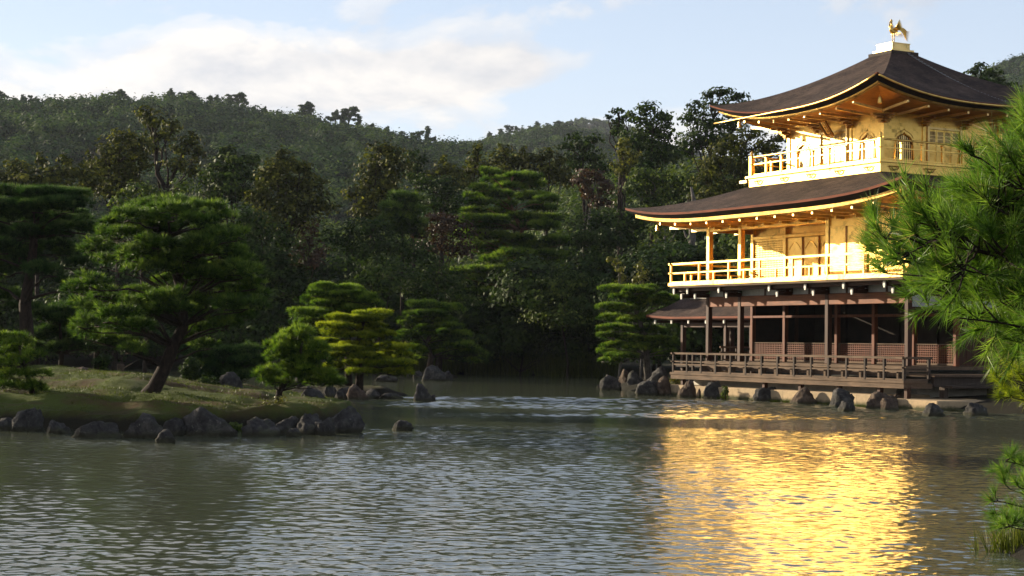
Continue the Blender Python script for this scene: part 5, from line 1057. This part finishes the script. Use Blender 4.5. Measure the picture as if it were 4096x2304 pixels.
# bare grey snag
t = tree('dead_tree', Vector((at(1738, 640, 97).x, 97, .4)), 'bare grey dead trunk with curling limbs seen under the lower roof', 'dead tree'); q = lambda a, b: at(a, b, 97) - t.location
mb = MB(); mb.tube([Vector((0, 0, -.3)), q(1738, 700), q(1738, 640), q(1742, 600), q(1740, 560), q(1745, 500), q(1738, 470)], [.34, .27, .22, .20, .18, .12, .05], 9)
mb.tube([q(1740, 610), q(1725, 592), q(1720, 580)], [.10, .07, .03], 6); mb.tube([q(1742, 640), q(1770, 628), q(1790, 630), q(1808, 640), q(1830, 670), q(1860, 690)], [.10, .085, .07, .06, .05, .03], 6); mb.tube([q(1740, 655), q(1770, 655), q(1782, 668), q(1786, 678)], [.07, .06, .05, .02], 6); mb.build('trunk', BARKG, t, True)

# understorey along the far shore and behind the island
ue = [(-62, 134, 6), (-54, 128, 7), (-47, 133, 6), (-41, 126, 6.5), (-36, 122, 7), (-31, 124, 5.5), (-27, 117, 7), (-22, 119, 6), (-18, 114.5, 5), (-14, 117, 6.5), (-10.5, 112.5, 4.5), (-7, 115, 5.5), (-3.5, 112, 4.2), (-.5, 114.5, 5), (2.5, 111, 4), (5.5, 109, 4.6), (8.5, 104, 5), (9.5, 97, 4.4), (10.8, 92, 5), (14.5, 90, 5), (18.5, 92, 6), (22, 90, 6), (-30, 112.5, 3.2), (-24, 115.5, 3.0), (-16, 112.4, 2.6), (-6, 110.8, 2.4), (1, 110.6, 2.2), (-44, 129, 4)]
MS = []
for k in range(5):
    R_ = np.random.default_rng(300 + k); C = [(R_.normal(0, .28), R_.normal(0, .2), R_.uniform(.28, .75), R_.uniform(.26, .4), R_.uniform(.26, .4), R_.uniform(.2, .3)) for _ in range(7)]
    C = [tuple(v * 6 for v in c) for c in C]; MS.append(C)
for i, (x, y, h) in enumerate(ue):
    z = gz(x, y); t = tree('evergreen_shrub', Vector((x, y, z)), 'dark evergreen shrub in deep shade on the far shore, one of a row alike', 'shrub', 'dark shrubs along the far shore'); h *= 1.5; s = h / 6
    mb = MB(); mb.tube([(0, 0, -.3), (.1, 0, h * .4), (0, 0, h * .8)], [.12, .08, .03], 6); mb.build('trunk', BARK, t, True)
    add_crown(t, crown([tuple(v * s for v in c) for c in MS[i % 5]], 70, .27, 400 + i, tone=RND.uniform(-.1, .1)), (LEAF_D, LEAF, LEAF_D, LEAF_D)[i % 4])
# dense woods closing the view behind the named trees
def tree_cloud(P, Hh, R_, n, size, seed, k=8):
    r = np.random.default_rng(seed); T = len(P); d = unit(r.normal(0, 1, (T, k, 3))) * [1, 1, .9]; d[:, :, 2] = np.abs(d[:, :, 2]) * 1.1 - .25
    cc = d * r.uniform(.5, 1., (T, k, 1)); ci = r.integers(0, k, (T, n)); p = cc[np.arange(T)[:, None], ci] + r.normal(0, .26, (T, n, 3)); tone = r.uniform(.12, .85, (T, 1)) + r.normal(0, .12, (T, n)) + r.uniform(-.1, .1, (T, k))[np.arange(T)[:, None], ci]
    S = np.stack([R_, R_, Hh * .42], 1)[:, None, :]; C = (p * S + P[:, None, :] + np.stack([0 * Hh, 0 * Hh, Hh * .55], 1)[:, None, :]).reshape(-1, 3)
    nn = unit(p).reshape(-1, 3) * 1. + [0, 0, .35] + r.normal(0, .35, (T * n, 3)); v, f = leaves(C, nn, size, r, .7); return v, f, np.clip(tone.ravel(), 0, 1)
r = np.random.default_rng(77)
N_ = 330; x = r.uniform(-70, 40, N_); y = r.uniform(132, 245, N_); P3 = np.stack([x, y, ground_z(np.stack([x, y], 1))], 1)
hh = r.uniform(6.5, 10, N_) * np.where(x > 5 + (y - 132) * .03, 1.75, 1.0) * np.where((x > -14) & (x < 3), .9, 1.); v, f, T = tree_cloud(P3, hh, hh * .33, 1700, .50, 78, 16)
tag(link('back_woods', np_mesh('back_woods', v, f, T), None, [LEAF]), kind='stuff')
def cover(Hd, xr, tr, sp, hgt, n, size, seed, name):
    xs, hz, hy = Hd; r = np.random.default_rng(seed); X = []; 
    N_ = int((xr[1] - xr[0]) * abs(hy(tr[1]) - hy(tr[0])) / sp ** 2); x = r.uniform(*xr, N_); t = r.uniform(*tr, N_); z = hz(x, t); y = hy(t)
    hh = r.uniform(*hgt, N_) * np.where(t < .05, .55, 1.); v, f, T = tree_cloud(np.stack([x, y, z], 1), hh, hh * r.uniform(.30, .48, N_), n, size, seed + 1, 10)
    tag(link(name, np_mesh(name, v, f, T), None, [LEAF_H]), kind='stuff'); return N_
cover(H1, (-200, 22), (-.03, 1.0), 4.8, (4.0, 9.0), 210, .95, 500, 'hill_woods')
cover(H2, (-40, 75), (-.03, .6), 5.5, (5, 8.5), 120, 1.3, 510, 'hill_woods')
cover(H3, (10, 110), (-.03, .5), 9, (5, 9), 80, 2.2, 520, 'hill_woods')
cover(H4, (215, 300), (-.03, .55), 5.5, (5, 9), 130, 1.4, 530, 'hill_woods')
# separate trees standing up from the ridge
sky_m = []
for k in range(5):
    R_ = np.random.default_rng(600 + k); hgt = 8.; bl = [(R_.normal(0, .7), R_.normal(0, .5), hgt * R_.uniform(.48, 1.0), R_.uniform(.6, 1.3), R_.uniform(.6, 1.1), R_.uniform(.45, .95)) for _ in range(9 + k % 3)]
    mb = MB(); mb.tube([(0, 0, -2), (.15, 0, hgt * .4), (-.1, 0, hgt * .8), (0, 0, hgt)], [.22, .17, .10, .03], 5)
    for c in bl: mb.tube([(0, 0, hgt * .55), (c[0] * .5, c[1] * .5, c[2] * .85), c[:3]], [.09, .06, .03], 4)
    me = bpy.data.meshes.new('trunk'); me.from_pydata(mb.v, [], mb.f); me.materials.append(BARK); v, f, T = crown(bl, 16, .5, 610 + k, clumps=14); mc = np_mesh('crown', v, f, T); mc.materials.append(LEAF_H); sky_m.append((me, mc))
for i, (px_, dy, hpx) in enumerate(((8, 0, 26), (36, 0, 22), (62, 0, 26), (80, 0, 30), (128, 0, 24), (148, 0, 24), (238, 0, 24), (262, 0, 26), (286, 0, 30), (303, 0, 30), (318, 0, 24), (360, 0, 18), (432, 0, 32), (456, 0, 26), (478, 0, 24), (492, 0, 22), (530, 0, 28), (548, 0, 24), (575, 0, 32), (600, 0, 34), (616, 0, 30), (640, 0, 20), (668, 0, 20), (700, 0, 20), (768, 0, 40), (782, 0, 44), (806, 0, 18), (846, 0, 36), (862, 0, 40), (878, 0, 46), (905, 0, 34), (940, 0, 28), (975, 0, 22), (1010, 0, 20), (1045, 0, 22), (1078, 0, 40), (1096, 0, 28))):
    X = at(px_, 300, 640).x; z = float(H1[1](np.array([X]), np.array([0.01]))[0]); sc = (hpx + 42) * mpx(640) / 8.
    o = empty('ridge_tree', Vector((X, 640 - 2, z)), 'small open-crowned tree standing on the ridge of the left hill against the sky', 'tree', 'trees along the ridge of the left hill', i * 1.3); o.scale = (sc * .9, sc * .9, sc)
    for nm, me in zip(('trunk', 'crown'), sky_m[i % 5]): link(nm, me, o)
for i, (px_, hpx) in enumerate(((1232, 24), (1262, 26), (1284, 26), (1300, 22), (1330, 22), (1352, 26), (1376, 20), (1400, 22))):
    X = at(px_, 300, 900).x; z = float(H2[1](np.array([X]), np.array([0.01]))[0]); sc = (hpx + 22) * mpx(900) / 8.
    o = empty('ridge_tree', Vector((X, 897, z)), 'small round tree on the lower middle ridge against the sky', 'tree', 'trees along the middle ridge', i * 1.7); o.scale = (sc, sc, sc)
    for nm, me in zip(('trunk', 'crown'), sky_m[(i + 2) % 5]): link(nm, me, o)

# ------------------------------------------------------------------ island plants, reeds, grass
def bush(px, py, Y, w, h, label, mat, dens, size, seed, name='shrub', cat='shrub', tone=None):
    p = at(px, py, Y); s = mpx(Y); R_ = np.random.default_rng(seed); bl = [(R_.normal(0, .3) * w * s * .5, R_.normal(0, .3) * w * s * .4, h * s * R_.uniform(.25, .65), w * s * R_.uniform(.25, .4), w * s * R_.uniform(.25, .35), h * s * R_.uniform(.25, .4)) for _ in range(6)]
    t = tree(name, p, label, cat); mb = MB()
    for c in bl: mb.tube([(0, 0, -.08), (c[0] * .5, c[1] * .5, c[2] * .5), c[:3]], [.014, .010, .004], 5)
    mb.build('stem', BARK, t); add_crown(t, crown(bl, dens, size, seed, clumps=18, tone=tone), mat, 'foliage'); return t
bush(480, 965, 48, 60, 72, 'round dark shrub just right of the leaning trunk', LEAF_D, 420, .075, 701)
bush(525, 985, 47, 50, 46, 'small dark bush beside the squared upright rock', LEAF_D, 420, .07, 702, tone=.1)
bush(200, 1078, 38.6, 110, 50, 'yellowish fern patch at the shore below the pointed slope rock', LEAF_Y, 520, .06, 703, 'fern', 'fern', -.15)
bush(505, 1106, 36.9, 60, 30, 'mossy fern tuft at the foot of the dome-shaped boulder', GRASS, 600, .05, 704, 'fern', 'fern', -.25)
bush(590, 1096, 37.6, 60, 36, 'fern tuft between the dome-shaped boulder and the dark block', LEAF, 600, .05, 705, 'fern', 'fern', .2)
bush(690, 1046, 39.6, 80, 50, 'thin leafy weed lit at the foot of the small right-hand pine', LEAF_Y, 260, .06, 706, 'weed', 'plant', -.1)
bush(250, 930, 55, 60, 40, 'low dark bush on the crest behind the stump-like mound', LEAF_D, 300, .09, 707)
bush(*fy_(390, 1245), 70.2, 40, 50, 'bright green plant between rocks at the left deck end', LEAF_Y, 240, .08, 708)
bush(*fy_(930, 1300), 64.5, 26, 34, 'small green fern right of the dark ridged pyramid rock', LEAF, 300, .07, 709, 'fern', 'fern', .2)
r = np.random.default_rng(88); N_ = 120000; x = r.uniform(-24, -3, N_); y = r.uniform(36, 64, N_); q = np.stack([x, y], 1); d = -seg_dist(q, ISL)
ok = (d > .5) & (wav(q, 1.6, 5) + r.normal(0, .25, N_) > -.25); q = q[ok]; C = np.c_[q, isl_z(q) - .01]; A = np.tile([0, 0, 1.], (len(C), 1)) + r.normal(0, .3, (len(C), 3)); v, f = needles(C, A, 2, .065, .012, .4, r)
tag(link('moss_grass', np_mesh('moss_grass', v, f, np.clip(np.repeat(.45 + wav(q, 1.2, 9) * .3, 2) + r.normal(0, .12, len(f)), 0, 1)), None, [GRASS]), kind='stuff')
N_ = 9000; x = r.uniform(-11, 6.5, N_); y = r.uniform(104.5, 110.6, N_); q = np.stack([x, y], 1); d = seg_dist(q, POND); ok = (d > -2.0) & (d < .5) & (wav(q, 2.2, 15) > -.25); q = q[ok]; C = np.c_[q, np.full(len(q), -.1)]
v, f = needles(C, np.tile([0, 0, 1.], (len(C), 1)) + r.normal(0, .12, (len(C), 3)), 4, 1.5, .05, .13, r); tag(link('reeds', np_mesh('reeds', v, f, np.clip(r.normal(.35, .15, len(f)), 0, 1)), None, [GRASS]), kind='stuff')
u = r.uniform(-.6, 10.8, 1600); q = np.array([w2(a, -1.67 - abs(b_)) for a, b_ in zip(u, r.normal(0, .10, 1600))]); q = q[wav(q, .9, 17) > -.15]; C = np.c_[q, np.full(len(q), .0)]
v, f = needles(C, np.tile([0, 0, 1.], (len(C), 1)) + r.normal(0, .35, (len(C), 3)), 5, .10, .014, .5, r); tag(link('waterline_weeds', np_mesh('waterline_weeds', v, f, np.clip(r.normal(.4, .2, len(f)), 0, 1)), None, [GRASS]), kind='stuff')

# pines on the western half of the island, beyond the left edge: their shade falls across the turf
def copy_thing(src, loc, rz, sc):
    c = src.copy(); COL.objects.link(c); c.location = loc; c.rotation_euler = (0, 0, rz); c.scale = (sc,) * 3
    for ch in src.children: d = ch.copy(); COL.objects.link(d); d.parent = c
    return c
for (x, y, rz, sc) in ((-20.0, 43.4, 2.1, .85), (-20.2, 58.6, 1.0, 1.4), (-25.5, 62.5, 4.0, 1.4)):
    c = copy_thing(BIGPINE, (x, y, iz(x, y) - .05), rz, sc); c['label'] = 'shaggy pine on the island beyond the left edge of the photo'; c['group'] = 'island pines beyond the left edge'
# ------------------------------------------------------------------ near pine reaching in from the right
def near_pine(name, label, trunk, branches, mat, seed, k=48, L=.15, wd=.0052, tw=(5, 8), tl=.15, spread=.52):
    r = random.Random(seed); R_ = np.random.default_rng(seed); base = Vector(trunk[0]); t = tree(name, base, label, 'pine'); mb = MB(); C = []; A = []
    tp = [Vector(p) - base for p in trunk]; mb.tube(tp, [.13 * (1 - .7 * i / (len(tp) - 1)) for i in range(len(tp))], 10)
    br = MB(); nodes = []
    for (px_, py_, Y) in branches:
        tip = at(px_, py_, Y) - base; cand = [q for q in nodes if q.x > tip.x + .10]
        if len(nodes) < 110 or not cand: j = min(range(len(tp)), key=lambda i: abs(tp[i].z - (tip.z - .35)) + .15 * r.random()); st = tp[j]; r0 = .022
        else: st = min(cand, key=lambda q: (q - tip).length + .15 * r.random()); r0 = .008
        pts, rr = limb(st, tip, r0, .004, -.05, .05, 7, r); br.tube(pts, rr, 6); nodes += pts[2:]
        out = (pts[-1] - pts[-3]).normalized()
        for i in range(r.randint(*tw)):
            s = r.choice((7, 7, 6, 6, 5, 5, 4, 4, 3)); p0 = pts[s]; d = (out * .8 + Vector((r.gauss(0, .55), r.gauss(0, .55), r.gauss(.42, .45)))).normalized(); ln = tl * r.uniform(.8, 1.9) if s < 7 else tl * r.uniform(.3, .8)
            p1 = p0 + d * ln * .6 + Vector((0, 0, -.01)); d2 = (d + Vector((0, 0, .45))).normalized(); p2 = p1 + d2 * ln * .6; br.tube([p0, p1, p2], [.006, .005, .003], 5)
            for q in range(9):
                w = q / 8; C.append(p1.lerp(p2, w) if w > .01 else p1); A.append(d2)
    mb.build('trunk', BARK, t, True); br.build('branches', BARK, t, True)
    if name == 'pine_tree':
        for i in range(9):
            q = nodes[r.randrange(len(nodes))] + Vector((0, 0, -.02)); cn = MB(); cn.tube([q, q + Vector((.004, 0, -.012)), q + Vector((.008, 0, -.03)), q + Vector((.01, 0, -.05))], [.006, .018, .016, .003], 8); cn.build('cone', BARK, t, True)
    C = np.array([c[:] for c in C]); A = np.array([a[:] for a in A]); v, f = needles(C, A, k // 6, L, wd, spread, R_, .01)
    T = np.clip(np.repeat(R_.normal(.45, .16, len(C) // 9), 9 * (k // 6))[:len(f)] + R_.normal(0, .12, len(f)), 0, .95); T = np.where(R_.uniform(0, 1, len(f)) < .03, 1.0, T)
    add_crown(t, (v, f, T), mat, 'needles'); return t
br = [(2200, 560), (2215, 600), (2205, 640), (2245, 690), (2300, 735), (2335, 785), (2400, 800), (2370, 560), (2345, 590), (2455, 400), (2425, 470), (2480, 440), (2590, 240), (2590, 290), (2540, 380), (2480, 450), (2300, 600), (2290, 650), (2350, 640), (2350, 700), (2420, 600), (2420, 680), (2480, 560), (2450, 740), (2500, 650), (2510, 770), (2530, 850), (2480, 810), (2550, 500), (2560, 700), (2570, 430), (2570, 880), (2450, 540), (2410, 580), (2540, 580), (2600, 640), (2600, 500), (2600, 760), (2530, 470), (2380, 760), (2440, 800), (2610, 380), (2600, 840), (2470, 700), (2380, 590), (2320, 560), (2530, 700), (2430, 640)]
rr_ = random.Random(9); gb = gz(4.9, 10.6)
POLY = [(2260, 620), (2290, 690), (2360, 760), (2450, 790), (2520, 860), (2560, 890), (2640, 890), (2640, 330), (2590, 330), (2560, 400), (2500, 450), (2450, 500), (2410, 560), (2340, 600)]
def in_poly(x, y):
    c = False
    for (x0, y0), (x1, y1) in zip(POLY, POLY[1:] + POLY[:1]):
        if (y0 > y) != (y1 > y) and x < (x1 - x0) * (y - y0) / (y1 - y0) + x0: c = not c
    return c
while len(br) < 118:
    x, y = rr_.uniform(2195, 2640), rr_.uniform(215, 900)
    if in_poly(x, y): br.append((x, y))
near_pine('pine_tree', 'big bright green long-needled pine branches reaching in from the right edge', [(4.9, 10.6, gb - .2), (4.75, 10.6, 1.2), (4.5, 10.5, 2.4), (4.3, 10.4, 3.4), (4.2, 10.4, 4.4), (4.15, 10.4, 5.4)], [(a + 14, b_, 10.4 + rr_.uniform(-.9, .9)) for a, b_ in br], PINE_F, 21)
br2 = [(2520, 920), (2510, 950), (2540, 905), (2530, 980), (2560, 940), (2560, 1000), (2590, 960), (2590, 910), (2545, 955), (2600, 1010), (2540, 1000), (2620, 940), (2520, 965)]
near_pine('young_pine', 'yellow-green young pine tip at the right edge above the stone landing', [(5.5, 13.6, gz(5.5, 13.6) - .2), (5.3, 13.6, .8), (5.2, 13.6, 1.5), (5.1, 13.6, 2.0)], [(a, b_, 13.4 + rr_.uniform(-.4, .4)) for a, b_ in br2], PINE_B, 22, 54, .10, .0045, (6, 9), .10, .7)
br3 = [(2510, 1180), (2530, 1160), (2550, 1200), (2570, 1170), (2540, 1230), (2575, 1230), (2520, 1290), (2510, 1260), (2550, 1290), (2575, 1310), (2540, 1325), (2600, 1260), (2600, 1190), (2610, 1320), (2515, 1310)]
near_pine('low_pine', 'low drooping pine sprays at the lower right edge above the water', [(5.9, 14.6, gz(5.9, 14.6) - .2), (5.6, 14.6, .5), (5.3, 14.6, .9)], [(a, b_, 14.4 + rr_.uniform(-.5, .5)) for a, b_ in br3], PINE_F, 23, 54, .14, .0048, (6, 9), .13, .6)
p = onz(2535, 1388); t = tree('grass_clump', Vector((p.x + .15, p.y, -.05)), 'clump of yellowing grass blades at the water under the low pine sprays', 'grass'); R_ = np.random.default_rng(3)
C = np.c_[R_.normal(0, .17, 150), R_.normal(0, .15, 150), np.zeros(150)]; v, f = needles(C, np.tile([-.1, 0, 1.], (150, 1)) + R_.normal(0, .22, (150, 3)), 3, .40, .012, .16, R_); link('blades', np_mesh('blades', v, f, np.clip(R_.normal(.6, .25, len(f)), 0, 1)), t, [GRASS])

# ------------------------------------------------------------------ evening haze
hm = bpy.data.materials.new('haze'); hm.use_nodes = True; nt = hm.node_tree; nt.nodes.clear(); pv = nt.nodes.new('ShaderNodeVolumePrincipled'); mo = nt.nodes.new('ShaderNodeOutputMaterial')
pv.inputs['Density'].default_value = .00007; pv.inputs['Color'].default_value = (.80, .88, 1., 1); pv.inputs['Anisotropy'].default_value = .1; lk(nt, pv.outputs[0], mo.inputs['Volume'])
hb = MB(); hb.box(-1750, 1750, -950, 2600, -4, 240); tag(hb.build('haze', hm), kind='stuff')
